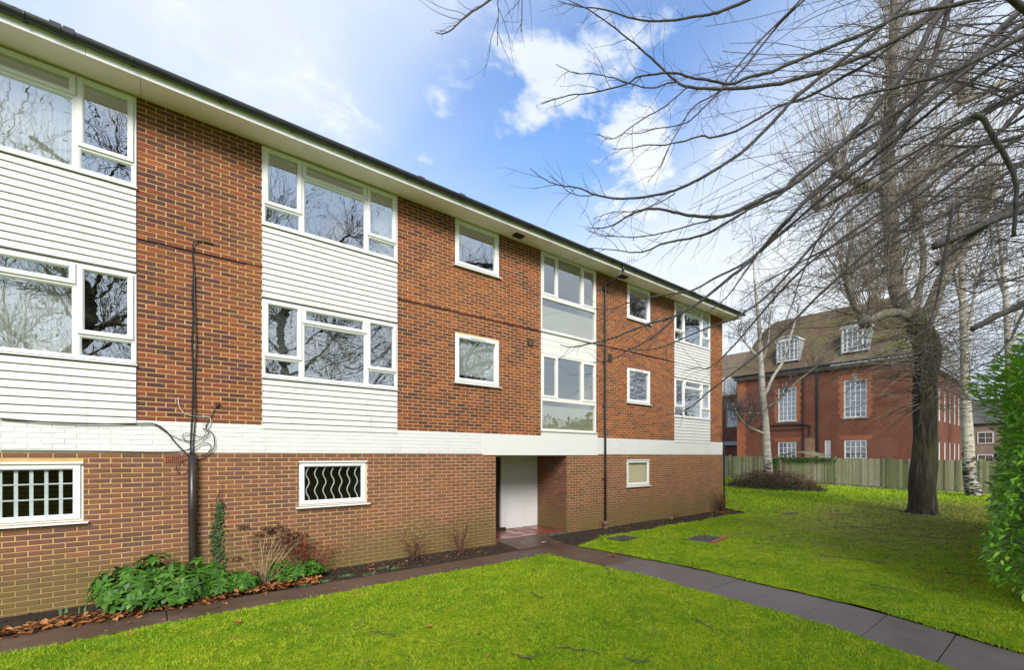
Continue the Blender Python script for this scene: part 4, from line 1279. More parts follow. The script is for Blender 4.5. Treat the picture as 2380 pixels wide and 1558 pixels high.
m = MB(); m.box(46, 48.5, 15.8, 17.7, 8.7, 10.75); m.build('dormer_body', M['farwhite'], BH)

# shed roof behind the fence
SH = empty('garden_shed', (35.6, 4.4, 0), 'old plank shed roof rising just above the fence', 'shed')
m = MB()
for q in range(14):
    t0 = q / 14; y = 2.9 + t0 * 3.4; z = 2.02 + .42 * math.sin(math.pi * (t0 * .9 + .05))
    m = MB(); m.obox((35.4, y + .12, z), (.9, 0, .05), (0, .115, .012 * math.cos(math.pi * t0)), (0, 0, .012), rng.random()); m.build('roof_plank', M['fence'], SH, tones=True)
m = MB(); m.box(34.8, 36.2, 3.0, 6.2, -.1, 2.0); m.build('shed_wall', M['fence'], SH)

# ------------------------------------------------------------------ houses further off at the right
def far_house(x, y, sx, sy, h, label, rot=0.0):
    o = empty('house', (x, y, 0), label, 'house')
    m = MB(); m.box(x, x + sx, y, y + sy, -.2, h); m.build('wall', M['render'], o)
    m = MB(); xm = x + sx / 2
    m.quad((x - .3, y - .3, h), (x - .3, y + sy + .3, h), (xm, y + sy + .3, h + sx * .4), (xm, y - .3, h + sx * .4))
    m.quad((x + sx + .3, y + sy + .3, h), (x + sx + .3, y - .3, h), (xm, y - .3, h + sx * .4), (xm, y + sy + .3, h + sx * .4))
    m.poly([(x, y, h), (x + sx, y, h), (xm, y, h + sx * .4)]); m.poly([(x, y + sy, h), (x + sx, y + sy, h), (xm, y + sy, h + sx * .4)])
    m.build('roof', M['roofgrey'], o)
    for k in range(int(sy / 3)):
        for z0 in (0.9, 3.6):
            ya = y + .9 + k * 3
            w = far_window(x - .1, ya, ya + 1.5, z0, z0 + 1.4, 2, 2, o)
far_house(72, -9.5, 8, 10, 6.0, 'brick house glimpsed between the birch and the laurel hedge')
far_house(74, -26, 8, 13, 6.0, 'brick house far right behind the laurel hedge')
far_house(-8, -60, 12, 10, 6.0, 'brick house far behind the garden lawn')

# ------------------------------------------------------------------ TREES
def polyline_smooth(P, n=5):
    Q = []
    for i in range(len(P) - 1):
        p0, p1, p2, p3 = P[max(0, i - 1)], P[i], P[i + 1], P[min(len(P) - 1, i + 2)]
        for k in range(n):
            t = k / n
            Q.append(.5 * ((2 * p1) + (p2 - p0) * t + (2 * p0 - 5 * p1 + 4 * p2 - p3) * t * t + (3 * p1 - p0 - 3 * p2 + p3) * t ** 3))
    Q.append(P[-1]); return Q
def rvec(r=rng):
    while True:
        v = Vector((r.uniform(-1, 1), r.uniform(-1, 1), r.uniform(-1, 1)))
        if .05 < v.length < 1: return v.normalized()
def bud(mb, p, d, r):
    d = d.normalized(); u = d.orthogonal().normalized(); q = d.cross(u); n = len(mb.v)
    for k in range(3):
        a = 2.094 * k; v = p + d * r * 1.4 + (u * math.cos(a) + q * math.sin(a)) * r; mb.v.append(tuple(v))
    mb.v.append(tuple(p)); mb.v.append(tuple(p + d * r * 4.5))
    for k in range(3):
        kk = (k + 1) % 3; mb.f += [(n + 3, n + kk, n + k), (n + 4, n + k, n + kk)]; mb.t += [.5, .5]
def twig(mb, p, d, L, r, seg=5, wig=.22, grav=0.0, sides=3, buds=True, sub=0, subr=.6):
    pts = [Vector(p)]; d = Vector(d).normalized(); rr = [r]
    for i in range(seg):
        d = (d + rvec() * wig + Vector((0, 0, grav))).normalized()
        pts.append(pts[-1] + d * (L / seg)); rr.append(r * (1 - .7 * (i + 1) / seg))
    mb.tube(pts, rr, sides, cap=False)
    if buds: bud(mb, pts[-1], d, max(.0035, r * 1.0))
    if sub:
        for k in range(sub):
            i = rng.randint(1, seg - 1); dd = (pts[i + 1] - pts[i]).normalized()
            sd = (dd + rvec() * .9).normalized()
            twig(mb, pts[i], sd, L * rng.uniform(.25, .55), rr[i] * subr, max(3, seg - 2), wig, grav, sides, buds, 0)
    return pts
def trunk_tube(mb, pts, rad, sides=14, lump=.08):
    n0 = len(mb.v); mb.tube(pts, rad, sides)
    for i in range(len(pts)):
        for k in range(sides):
            j = n0 + i * sides + k; v = Vector(mb.v[j]); c = Vector(pts[i])
            a = 2 * math.pi * k / sides
            f = 1 + lump * (math.sin(a * 3 + i * .35) * .6 + math.sin(a * 5 - i * .6 + 1) * .5 + rng.uniform(-.3, .3))
            mb.v[j] = tuple(c + (v - c) * f)
# --- main pollarded lime
TD = 17.06
def T(x, y, dd=0.0): return at(x, y, TD + dd)
LT = empty('lime_tree', T(2141, 1197), 'big pollarded lime with dark trunk standing on the lawn before the fence', 'tree')
P = [T(2141, 1203), T(2142, 1180), T(2144, 1120), T(2150, 1040), T(2151, 960), T(2150, 880), T(2152, 810), T(2134, 755), T(2098, 705), T(2080, 650), T(2074, 560), T(2064, 450), T(2063, 330), T(2070, 200), T(2076, 60), T(2080, -80), T(2084, -200)]
R_ = [.50, .45, .42, .39, .37, .38, .43, .39, .31, .27, .26, .27, .22, .17, .12, .09, .05]
def interp_r(R, n):
    out = []
    for i in range(len(R) - 1):
        for k in range(n): out.append(R[i] + (R[i + 1] - R[i]) * k / n)
    return out + [R[-1]]
m = MB(); trunk_tube(m, polyline_smooth(P[:8], 4), interp_r(R_[:8], 4), 18, .10); m.build('trunk', M['bark'], LT, smooth=True)
m = MB(); trunk_tube(m, polyline_smooth(P[7:], 4), interp_r(R_[7:], 4), 12, .05); m.build('limb', M['bark2'], LT, smooth=True)
limbs = [
    ([T(2140, 770), T(2165, 710, .2), T(2190, 650, .5), T(2212, 612, .8)], [.3, .24, .2, .17]),
    ([T(2125, 735), T(2133, 690, .5), T(2147, 605, .9), T(2136, 514, 1.0), T(2126, 455, 1.0)], [.16, .12, .11, .09, .07]),
    ([T(2062, 436), T(2030, 432, -.4), T(1991, 422, -.8), T(1943, 400, -1.2)], [.2, .17, .17, .15]),
    ([T(2040, 434, -.3), T(2008, 440, 0), T(1960, 455, .4), T(1920, 478, .8), T(1894, 479, .9)], [.12, .12, .1, .1, .12]),
    ([T(2118, 742), T(2080, 728, -.6), T(2035, 738, -1.2), T(2010, 748, -1.6)], [.2, .15, .14, .16]),
    ([T(2035, 738, -1.2), T(1995, 722, -1.6), T(1981, 700, -1.8), T(1965, 632, -2.0)], [.12, .10, .10, .12]),
    ([T(2066, 470), T(2100, 440, 1), T(2150, 400, 1.6), T(2200, 380, 2)], [.14, .12, .1, .1]),
    ([T(2210, 614, .8), T(2260, 560, 1.2), T(2300, 470, 1.5)], [.14, .12, .12]),
    ([T(2068, 300), T(2100, 250, -1), T(2140, 230, -1.4)], [.1, .09, .08]),
    ([T(2068, 560), T(2090, 540, -1), T(2120, 530, -1.6), T(2128, 500, -1.8)], [.08, .08, .07, .08]),
    ([T(2080, 600), T(2040, 640, 1), T(2010, 660, 1.6)], [.07, .06, .06]),
    ([T(2330, 190, 4), T(2290, 215, 3), T(2230, 240, 2.5)], [.16, .12, .1]),
]
heads = []
for pts, rr in limbs:
    Q = polyline_smooth(pts, 4); m = MB(); trunk_tube(m, Q, interp_r(rr, 4), 9, .07)
    # knuckled pollard head
    c = Q[-1]; n = len(m.v)
    m.tube([c - (Q[-1] - Q[-2]).normalized() * .1, c, c + (Q[-1] - Q[-2]).normalized() * .15], [rr[-1], rr[-1] * 1.5, rr[-1] * .6], 9)
    m.build('limb', M['bark2'], LT, smooth=True); heads.append((c, rr[-1], (Q[-1] - Q[-2]).normalized()))
sp = MB()
for c, r, d in heads:
    for k in range(64):
        up_ = rng.random() < .6
        v = (rvec() * (.45 if up_ else 1.0) + d * .3 + Vector((0, 0, 1.0 if up_ else .25))).normalized()
        twig(sp, c - d * rng.random() ** 1.5 * 1.1 + v * r * .6 + rvec() * .06, v, rng.uniform(1.0, 4.2), rng.uniform(.011, .022), 8, .13, .03, 3, False, 5, .6)
for k in range(520):       # epicormic shoots along the trunk and upper stem
    i = rng.uniform(5.2, len(P) - 1.3); a = int(i); p = P[a].lerp(P[a + 1], i - a)
    if a >= 8: v = (rvec() * Vector((1, 1, .4)) + Vector((0, 0, rng.uniform(.3, 1.2)))).normalized(); L = rng.uniform(1.2, 3.6); g_ = .03
    else: v = (rvec() * Vector((1, 1, .25)) + Vector((0, 0, .1))).normalized(); L = rng.uniform(1.2, 3.4); g_ = -.012
    twig(sp, p + v * .15, v, L, rng.uniform(.009, .018), 7, .11, g_, 3, False, 4, .65)
for k in range(250):       # low skirt of drooping shoots
    p = T(2150 + rng.uniform(-12, 12), rng.uniform(700, 960)); v = rvec(); v = Vector((v.x, v.y, v.z * .18 + .05)).normalized()
    twig(sp, p + v * .35, v, rng.uniform(1.0, 3.4), rng.uniform(.009, .016), 8, .15, -.02, 3, False, 4, .65)
for k in range(60):
    p = P[-2].lerp(P[11], rng.random()); v = (rvec() * .6 + Vector((0, 0, 1))).normalized(); twig(sp, p, v, rng.uniform(2, 5), .018, 8, .08, .02, 3, False, 6, .5)
prop(sp.build('twigs', M['twig_far'], LT), kind='stuff')
m = MB()
for k in range(9):
    a = k / 9 * 6.28; c = P[0]
    m.tube([c + Vector((math.cos(a) * .3, math.sin(a) * .3, .35)), c + Vector((math.cos(a) * .55, math.sin(a) * .55, .08)), c + Vector((math.cos(a) * .8, math.sin(a) * .8, -.08))], [.10, .07, .03], 6)
m.build('root', M['bark'], LT, smooth=True)

# --- birches
def birch(px, py, depth, trunk_px, r0, label, leader, ncrown, top):
    c = at(px, py, depth)
    o = empty('birch_tree', c, label, 'tree')
    P = [at(x, y, depth + dd) for x, y, dd in trunk_px]
    R = [r0 * max(.06, (1 - (i / (len(P) - 1))) ** .85) * (1 if i else 1.15) for i in range(len(P))]
    m = MB(); trunk_tube(m, polyline_smooth(P, 4), interp_r(R, 4), 10, .04); m.build('trunk', M['birch'], o, smooth=True)
    allp = [(polyline_smooth(P, 4), .05)]
    for lp, lr in leader:
        Q = polyline_smooth([at(x, y, depth + dd) for x, y, dd in lp], 4)
        m = MB(); m.tube(Q, [lr * (1 - .8 * i / (len(Q) - 1)) for i in range(len(Q))], 8); m.build('limb', M['birch'], o, smooth=True)
        allp.append((Q, lr * .5))
    sp = MB()
    for k in range(ncrown):
        Q, lr = rng.choice(allp); i = rng.randint(len(Q) // 3, len(Q) - 1)
        v = rvec(); v = Vector((v.x, v.y, abs(v.z) * .8 + .25)).normalized()
        pts = twig(sp, Q[i], v, rng.uniform(1.0, 3.0), rng.uniform(.014, .026), 7, .14, -.03, 3, False, 7, .55)
        for q in range(3):
            twig(sp, pts[rng.randint(2, 7)], Vector((rng.uniform(-.4, .4), rng.uniform(-.4, .4), -.6)), rng.uniform(.5, 1.4), .009, 5, .18, -.06, 3, False, 2, .8)
    prop(sp.build('twigs', M['twig'], o), kind='stuff')
    return o
birch(1786, 1108, 31.5, [(1787, 1112, 0), (1782, 1050, 0), (1779, 980, 0), (1772, 900, 0), (1768, 830, 0), (1765, 760, 0), (1757, 690, 0), (1752, 620, 0), (1750, 560, 0)], .30,
      'white barked birch in front of the fence nearest the flats',
      [([(1775, 930, 0), (1795, 880, .3), (1820, 840, .6), (1835, 790, .8), (1850, 740, 1), (1862, 690, 1.2)], .12),
       ([(1768, 850, 0), (1785, 800, -.3), (1790, 740, -.5), (1805, 680, -.6)], .07),
       ([(1780, 1010, 0), (1745, 995, -.6), (1722, 975, -1), (1708, 950, -1.2)], .08),
       ([(1770, 840, 0), (1735, 800, .5), (1715, 770, 1), (1700, 730, 1.2)], .1),
       ([(1776, 950, 0), (1810, 930, -.8), (1850, 890, -1.6), (1900, 850, -2)], .08),
       ([(1778, 962, 0), (1740, 960, .8), (1700, 955, 1.2)], .07)], 230, 540)
birch(2262, 1150, 24.6, [(2266, 1157, 0), (2254, 1110, 0), (2250, 1040, 0), (2246, 960, 0), (2243, 880, 0), (2240, 780, 0), (2236, 660, 0), (2233, 540, 0), (2226, 420, 0), (2222, 300, 0), (2215, 160, 0)], .34,
      'slim birch with peeling bark in front of the fence, right of the lime',
      [([(2242, 800, 0), (2262, 700, .6), (2272, 600, .9), (2280, 500, 1.1)], .1), ([(2238, 720, 0), (2215, 620, -.5), (2205, 520, -.8)], .09), ([(2234, 560, 0), (2255, 470, .5), (2265, 360, .8)], .08)], 170, 300)
birch(2350, 1120, 40, [(2352, 1120, 0), (2350, 1000, 0), (2345, 850, 0), (2338, 700, 0), (2325, 560, 0), (2310, 420, 0), (2300, 300, 0)], .4,
      'pale birch beyond the fence at the far right edge', [([(2345, 850, 0), (2365, 720, 1), (2375, 600, 1)], .16), ([(2338, 700, 0), (2310, 610, 1), (2300, 520, 1)], .12)], 90, 300)

# --- overhanging lime, trunk out of frame at the right, traced boughs
OB = Vector((15.2, -11.6, 0))
OT = empty('lime_tree', OB, 'overhanging lime whose bare branches sweep in from the right edge', 'tree')
oh = [OB, OB + Vector((0, .1, 2.5)), OB + Vector((-.2, .3, 5)), OB + Vector((-.6, .6, 7.4))]
m = MB(); trunk_tube(m, polyline_smooth(oh, 4), interp_r([.55, .46, .42, .4], 4), 14, .08); m.build('trunk', M['bark'], OT, smooth=True)
boughs = [  # (pixels tip -> base), depth tip, depth base, radius base (m)
 ([(1299,2),(1345,14),(1410,22),(1475,43),(1550,48),(1628,36),(1668,28),(1736,0),(1830,-50),(2000,-130)], 6.0, 6.2, .024),
 ([(1323,0),(1373,25),(1432,67),(1488,112),(1522,143),(1572,189),(1603,202),(1674,206),(1736,203),(1813,194),(1838,186),(1900,169),(1962,146),(2024,121),(2077,93),(2132,62),(2185,19),(2250,-40)], 5.6, 6.6, .036),
 ([(1263,240),(1323,221),(1376,216),(1457,194),(1482,178),(1525,171),(1572,170),(1606,180),(1643,185),(1696,195),(1736,180),(1792,167),(1853,140),(1952,99),(2024,70),(2086,37),(2117,28),(2210,12),(2330,-20)], 4.2, 5.6, .022),
 ([(1296,151),(1333,169),(1376,171),(1426,181),(1466,194),(1497,203),(1528,202),(1553,192),(1572,191)], 5.4, 5.75, .010),
 ([(1392,312),(1407,321),(1432,320),(1463,298),(1500,273),(1544,248),(1581,217),(1597,203)], 5.6, 5.8, .008),
 ([(1426,346),(1472,343),(1497,337),(1538,337),(1581,330),(1631,316),(1655,320),(1711,304),(1767,273),(1807,248),(1853,233),(1894,217),(1962,177),(2018,146),(2086,93),(2148,40),(2230,-30)], 5.8, 6.8, .024),
 ([(1451,310),(1482,310),(1522,299),(1581,290),(1612,273),(1659,226),(1686,202),(1736,149),(1813,53),(1900,-30)], 6.2, 6.6, .013),
 ([(1507,422),(1533,388),(1550,351),(1578,301),(1612,248),(1668,214),(1700,170),(1770,90),(1850,10),(1900,-50)], 6.0, 6.6, .013),
 ([(1235,394),(1271,420),(1305,431),(1348,437),(1382,453),(1435,461),(1488,460),(1544,449),(1590,434),(1640,408),(1711,363),(1752,329),(1813,265),(1850,225),(1930,160),(2024,85),(2100,10),(2160,-50)], 5.2, 6.6, .028),
 ([(1280,411),(1305,428),(1317,443),(1345,454),(1389,453)], 5.2, 5.5, .006),
 ([(1381,508),(1426,493),(1475,491),(1507,482),(1538,468),(1569,449)], 5.4, 5.8, .007),
 ([(1370,530),(1407,529),(1438,516),(1472,496),(1519,485),(1565,493),(1612,502),(1668,504),(1705,496),(1736,480),(1783,456),(1838,431),(1925,366),(1993,298),(2008,288),(2046,233),(2086,186),(2132,124),(2163,62),(2195,19),(2240,-60)], 5.4, 6.6, .046),
 ([(1365,534),(1395,547),(1444,550),(1466,552),(1519,546),(1565,535),(1612,522),(1668,508)], 5.3, 5.7, .009),
 ([(1378,577),(1438,583),(1472,587),(1503,583),(1534,569),(1565,561),(1612,552),(1652,539),(1705,508),(1752,480),(1813,452),(1850,410),(1930,350),(1993,313),(2095,253),(2179,192),(2260,137),(2380,82),(2480,30)], 5.5, 7.2, .030),
 ([(1382,718),(1420,718),(1472,701),(1538,687),(1606,676),(1659,648),(1736,608),(1813,545),(1900,470),(2000,390),(2100,310),(2200,230),(2300,160),(2430,80)], 6.0, 7.4, .028),
 ([(1305,803),(1327,808),(1364,801),(1420,788),(1482,763),(1519,750),(1569,735),(1628,701),(1693,648),(1736,614),(1783,567),(1813,533),(1880,460),(1950,400),(2040,330),(2130,260),(2230,170),(2330,60),(2430,-20)], 5.6, 7.2, .036),
 ([(1376,843),(1426,834),(1466,812),(1507,791),(1547,760),(1569,735)], 5.6, 5.9, .013),
 ([(1463,812),(1519,812),(1565,797),(1643,763),(1705,741),(1767,701),(1813,657),(1900,560),(2000,470),(2100,390),(2250,280),(2430,180)], 6.0, 7.4, .026),
 ([(1541,965),(1574,961),(1612,942),(1650,909),(1722,854),(1800,790),(1900,690),(2000,600),(2120,500),(2250,400),(2430,280)], 6.4, 7.6, .026),
 ([(1594,862),(1625,855),(1647,857),(1690,820),(1760,740),(1850,640),(1950,560),(2080,470),(2200,380),(2430,240)], 6.6, 7.6, .024),
 ([(1017,76),(1041,74),(1086,36),(1139,0),(1230,-50),(1420,-120),(1700,-200)], 4.4, 5.6, .014),
 ([(1156,101),(1158,36),(1157,0),(1160,-30)], 4.6, 4.6, .005), ([(1211,68),(1213,30),(1215,-40)], 4.6, 4.6, .005),
 ([(1887,214),(1962,230),(1993,223),(2070,205),(2132,189),(2188,174),(2241,152),(2303,121),(2380,84),(2480,30)], 3.8, 5.0, .027),
 ([(1640,730),(1690,690),(1740,620),(1800,540),(1869,472),(1949,406),(2024,347),(2086,298),(2142,251),(2210,192),(2257,155),(2303,112),(2380,56),(2480,0)], 6.0, 6.8, .038),
 ([(1830,740),(1860,650),(1900,560),(1946,481),(1993,425),(2039,372),(2086,326),(2111,279),(2132,233),(2163,155),(2188,78),(2204,19),(2230,-60)], 6.4, 6.8, .042),
 ([(1720,700),(1790,650),(1900,590),(2000,540),(2080,483),(2148,441),(2210,388),(2272,341),(2319,310),(2380,245),(2480,160)], 6.4, 7.0, .038),
 ([(2172,573),(2234,546),(2315,508),(2380,487),(2480,440)], 5.6, 6.6, .055),
 ([(2178,613),(2210,585),(2251,551),(2330,500),(2480,400)], 5.7, 6.8, .032),
 ([(2261,765),(2315,735),(2380,705),(2480,650)], 5.0, 6.0, .042),
 ([(2357,549),(2361,483),(2362,434),(2350,388),(2319,335),(2288,279),(2263,268)], 3.6, 3.5, .021),
 ([(2148,337),(2210,338),(2278,337),(2380,313),(2480,280)], 5.0, 6.0, .026),
 ([(2140,900),(2147,846),(2148,784),(2175,708),(2189,632),(2216,479)], 4.8, 4.6, .016),
 ([(2197,654),(2267,681),(2320,660),(2380,641),(2480,600)], 5.4, 6.0, .020),
 ([(2299,846),(2348,789),(2380,724),(2450,600)], 4.6, 5.4, .022),
 ([(1700,640),(1850,520),(2000,430),(2150,340),(2300,260),(2440,170)], 7.0, 7.6, .026),
 ([(1900,700),(2000,620),(2120,540),(2240,470),(2400,360)], 6.8, 7.4, .030),
 ([(1950,760),(2080,700),(2200,600),(2300,520),(2430,400)], 6.8, 7.4, .028),
]
tw = MB()
def interp_d(path, d0, d1):
    n = len(path); L = [0]
    for a, b in zip(path, path[1:]): L.append(L[-1] + math.hypot(b[0] - a[0], b[1] - a[1]))
    return [at(p[0], p[1], d0 + (d1 - d0) * (l / L[-1])) for p, l in zip(path, L)], L[-1]
def side_twigs(Q, rr, density, Ls=(.15, .6), r=.0038):
    side = 1
    acc = 0; nxt = .1
    for i in range(1, len(Q)):
        seg = Q[i] - Q[i - 1]; acc += seg.length
        if acc > nxt and rr[i] < .034:
            d = seg.normalized(); side = -side
            lat = d.cross(rvec()).normalized()
            v = (-d * .9 + lat * .75).normalized()      # tips point the way the bough grows
            v = (d * -1.0 * .8 + lat * side * .7 + Vector((0, 0, rng.uniform(-.35, .25)))).normalized()
            twig(tw, Q[i], v, rng.uniform(*Ls), r, 5, .26, -.02, 3, True, rng.choice((0, 1, 2)), .8)
            acc = 0; nxt = rng.uniform(.5, 1.5) * density
for path, d0, d1, r in boughs:
    PP, _ = interp_d(path, d0, d1)
    Q = polyline_smooth(PP, 4)
    for q in Q[1:-1]: q += rvec() * .004
    n = len(Q); tip = .0035 if r < .03 else .004
    blunt = path[0] in ((2172, 573), (2178, 613), (2261, 765), (2357, 549))
    rr = [(tip if not blunt else r * .7) + (r - (tip if not blunt else r * .7)) * (i / (n - 1)) ** .9 for i in range(n)]
    rr = [a * (1 + .12 * rng.random() * (i % 4 == 0)) for i, a in enumerate(rr)]
    m = MB(); m.tube(Q, rr, 7)
    if not blunt: bud(m, Q[0], Q[0] - Q[1], .006)
    m.build('branch', M['branch'], OT, smooth=True)
    side_twigs(Q, rr, .12)
# boughs linking the visible ends back to the crown
link_pts = [at(2250, -40, 6.6), at(2440, 60, 7.2), at(2480, 420, 6.7), at(2330, -20, 5.6), at(2000, -130, 6.2), at(1700, -200, 5.6), at(2440, 250, 7.5), at(2480, 640, 6.0)]
crown = oh[-1]
for q in link_pts:
    hi = q.z > 8.2
    mid = (crown + Vector((-1.0, 1.2, 4.0)) if hi else crown.lerp(q, .5) + Vector((0, 0, .6))); Q = polyline_smooth([crown, mid, q], 6)
    m = MB(); m.tube(Q, [.12 - (.12 - .035) * i / (len(Q) - 1) for i in range(len(Q))], 8); m.build('branch', M['branch'], OT, smooth=True)
# many finer boughs filling the right-hand sky
for k in range(110):
    tx = rng.uniform(0, 1) ** .75
    ex, ey = 1560 + 800 * tx, rng.uniform(40, 760)
    if ex < 1750 and ey > 560: ey = rng.uniform(100, 520)
    if ex > 2250: ey = rng.uniform(40, 700)
    d0 = rng.uniform(5.5, 9.5); d1 = rng.uniform(6.5, 9)
    bx, by = rng.uniform(2420, 2560), rng.uniform(-160, 340) if ey < 450 else rng.uniform(50, 520)
    e, b = at(ex, ey, d0), at(bx, by, d1)
    sag = (b - e).length * rng.uniform(.0, .10)
    P_ = [e.lerp(b, t_) + Vector((0, 0, sag * 4 * t_ * (1 - t_))) + rvec() * .05 for t_ in [i / 8 for i in range(9)]]
    P_[0] = e
    Q = polyline_smooth(P_, 3); r = rng.uniform(.006, .015); n = len(Q)
    rr = [.0034 + (r - .0034) * i / (n - 1) for i in range(n)]
    tw.tube(Q, rr, 4, cap=False)
    side_twigs(Q, rr, .24, (.15, .6), .0034)
for k in range(120):      # lower fine boughs hanging across the far house
    ex, ey = rng.uniform(1680, 2330), rng.uniform(470, 1000)
    if ex < 1850: ey = rng.uniform(470, 800)
    d0, d1 = rng.uniform(5.0, 10.5), rng.uniform(6.5, 9)
    e, b = at(ex, ey, d0), at(rng.uniform(2420, 2520), min(900, ey - rng.uniform(40, 420) * (2450 - ex) / 700), d1)
    sag = (b - e).length * rng.uniform(-.03, .10)
    P_ = [e.lerp(b, t_) + Vector((0, 0, sag * 4 * t_ * (1 - t_))) + rvec() * .06 for t_ in [i / 8 for i in range(9)]]
    Q = polyline_smooth(P_, 3); r = rng.uniform(.005, .010); n = len(Q)
    rr = [.0034 + (r - .0034) * i / (n - 1) for i in range(n)]
    tw.tube(Q, rr, 4, cap=False)
    side_twigs(Q, rr, .26, (.15, .6), .0034)
prop(tw.build('twigs', M['twig'], OT), kind='stuff')

# --- limes behind the camera (their boughs show in the window panes)
def pollard(base, h, label, seed, n_sp=26, r=.30):
    rs = random.Random(seed)
    o = empty('lime_tree', base, label, 'tree', )
    P = [base + Vector((rs.uniform(-.12, .12) * i, rs.uniform(-.12, .12) * i, h * i / 10)) for i in range(11)]
    m = MB(); trunk_tube(m, polyline_smooth(P, 2), interp_r([r * (1.1 - .085 * i) for i in range(11)], 2), 10, .06); m.build('trunk', M['bark'], o, smooth=True)
    sp = MB()
    for k in range(18):
        a = k * 2.4; i = 3 + (k * 7) // 20; p = P[i]
        d = Vector((math.cos(a), math.sin(a), .55)).normalized(); L = rs.uniform(1.6, 3.6)
        Q = [p, p + d * L * .5, p + d * L + Vector((0, 0, .5))]
        m = MB(); m.tube(polyline_smooth(Q, 3), interp_r([r * .30, r * .22, r * .14], 3), 7); m.build('limb', M['bark'], o, smooth=True)
        for q in range(n_sp):
            v = (rvec() * .9 + d * .6 + Vector((0, 0, .3))).normalized()
            twig(sp, Q[-1], v, rng.uniform(2.0, 4.8), rng.uniform(.012, .024), 7, .14, .0, 3, False, 7, .65)
    prop(sp.build('twigs', M['twig_far'], o), kind='stuff')
pollard(Vector((-2.2, -19.5, 0)), 15, 'pollarded lime behind the viewer whose boughs show in the left panes', 1)
pollard(Vector((5.5, -21, 0)), 16, 'pollarded lime behind the viewer whose boughs show in the middle panes', 2)
pollard(Vector((14.5, -18.5, 0)), 14, 'pollarded lime behind the viewer whose boughs show in the stair panes', 3)
# evergreens reflected low in the panes, and the far screen of trees
def leafmass(name, c, rx, ry, rz, n, size, mat, label, cat, trunk=None, parent=None):
    th = NR.uniform(0, 2 * np.pi, n); u = NR.uniform(-.6, 1, n); rad = NR.uniform(.55, 1.0, n) ** .5
    s = np.sqrt(np.maximum(0, 1 - u * u))
    lump = 1 + .18 * np.sin(th * 5 + u * 6) + .14 * np.sin(th * 9 - u * 11)
    C = np.stack([c[0] + rx * rad * lump * s * np.cos(th), c[1] + ry * rad * lump * s * np.sin(th), c[2] + rz * rad * lump * u], 1)
    A = NR.normal(size=(n, 3)); A /= np.linalg.norm(A, axis=1)[:, None]
    B = NR.normal(size=(n, 3)); B -= A * (A * B).sum(1)[:, None]; B /= np.linalg.norm(B, axis=1)[:, None]
    sz = size * NR.uniform(.6, 1.3, n)[:, None]
    V = np.stack([C - A * sz, C + B * sz * .5, C + A * sz, C - B * sz * .5], 1).reshape(-1, 3)
    i = np.arange(n) * 4
    F = np.concatenate([np.stack([i, i + 1, i + 2], 1), np.stack([i, i + 2, i + 3], 1)])
    tn = NR.uniform(0, 1, n); return V, F, np.concatenate([tn, tn])
def bush_tree(name, x, y, h, rx, n, label, cat, mat='evergreen', size=.22):
    o = empty(name, (x, y, 0), label, cat)
    m = MB(); m.tube([(x, y, -.1), (x, y, h * .4), (x + .1, y, h * .8)], [.22, .16, .05], 7); m.build('trunk', M['bark'], o)
    V, F, tn = leafmass('f', (x, y, h * .55), rx, rx, h * .5, n, size, None, None, None)
    prop(fast_tris('foliage', V, F, M[mat], o, tn), kind='stuff')
bush_tree('holly_tree', 12.8, -14.8, 5.2, 1.6, 5000, 'dark holly behind the viewer mirrored in the stair window', 'tree')
bush_tree('evergreen_tree', 37.5, -8.5, 3.0, 2.2, 3500, 'dark rounded evergreen beyond the fence beside the slim birch', 'tree')
bush_tree('evergreen_tree', 52, -16, 7, 4.5, 3500, 'tall dark evergreen beyond the fence at far right', 'tree', size=.4)
V, F, tn = [], [], []
off = 0
for k in range(26):
    a = -2.6 + k * .19; R0 = 75
    v, f, t_ = leafmass('f', (8 + R0 * math.cos(a), -10 + R0 * math.sin(a), 3.5), 9, 9, 4.5 + 2 * rng.random(), 900, .9, None, None, None)
    V.append(v); F.append(f + off); tn.append(t_); off += len(v)
o = fast_tris('woodland', np.concatenate(V), np.concatenate(F), M['evergreen'], None, np.concatenate(tn))
o['kind'] = 'stuff'; o['label'] = 'dark belt of trees far beyond the gardens'; o['category'] = 'trees'

# ------------------------------------------------------------------ LAUREL HEDGE
HG = empty('laurel_hedge', (12, -9.8, 0), 'tall glossy laurel hedge filling the right edge of the lawn', 'hedge')
def hedge_y(x, z):   # front face
    base = -9.46 + (x - 8.8) * .085
    return base + .22 * math.sin(z * 1.1 + .4) + .10 * math.sin(x * 2.1 + z * 2.7) - (.3 if z < .3 else 0) - max(0, z - 3.75) * .5 + .14 + .05 * max(0, z - 2)
leaves = []
for k in range(10500):
    x = 8.5 + 9.5 * rng.random() ** 1.1; z = rng.uniform(.08, 4.15 + .14 * math.sin(x * 3)); y = hedge_y(x, z) - rng.random() ** 1.6 * .55
    d = Vector((rng.uniform(-1, .25), rng.uniform(.0, 1.1), rng.uniform(-.75, .5))).normalized(); n_ = Vector((rng.uniform(-.5, .5), .5, rng.uniform(.3, 1.2)))
    leaves.append((x, y, z, d, n_, rng.uniform(.11, .175), rng.random()))
for k in range(900):   # near end
    x = 8.45 + rng.uniform(-.1, .35); z = rng.uniform(.1, 3.9); y = hedge_y(x, z) - rng.uniform(0, 1.6)
    leaves.append((x, y, z, Vector((-.8, rng.uniform(-.5, .6), rng.uniform(-.6, .5))).normalized(), Vector((-.5, 0, 1)), rng.uniform(.1, .15), rng.random()))
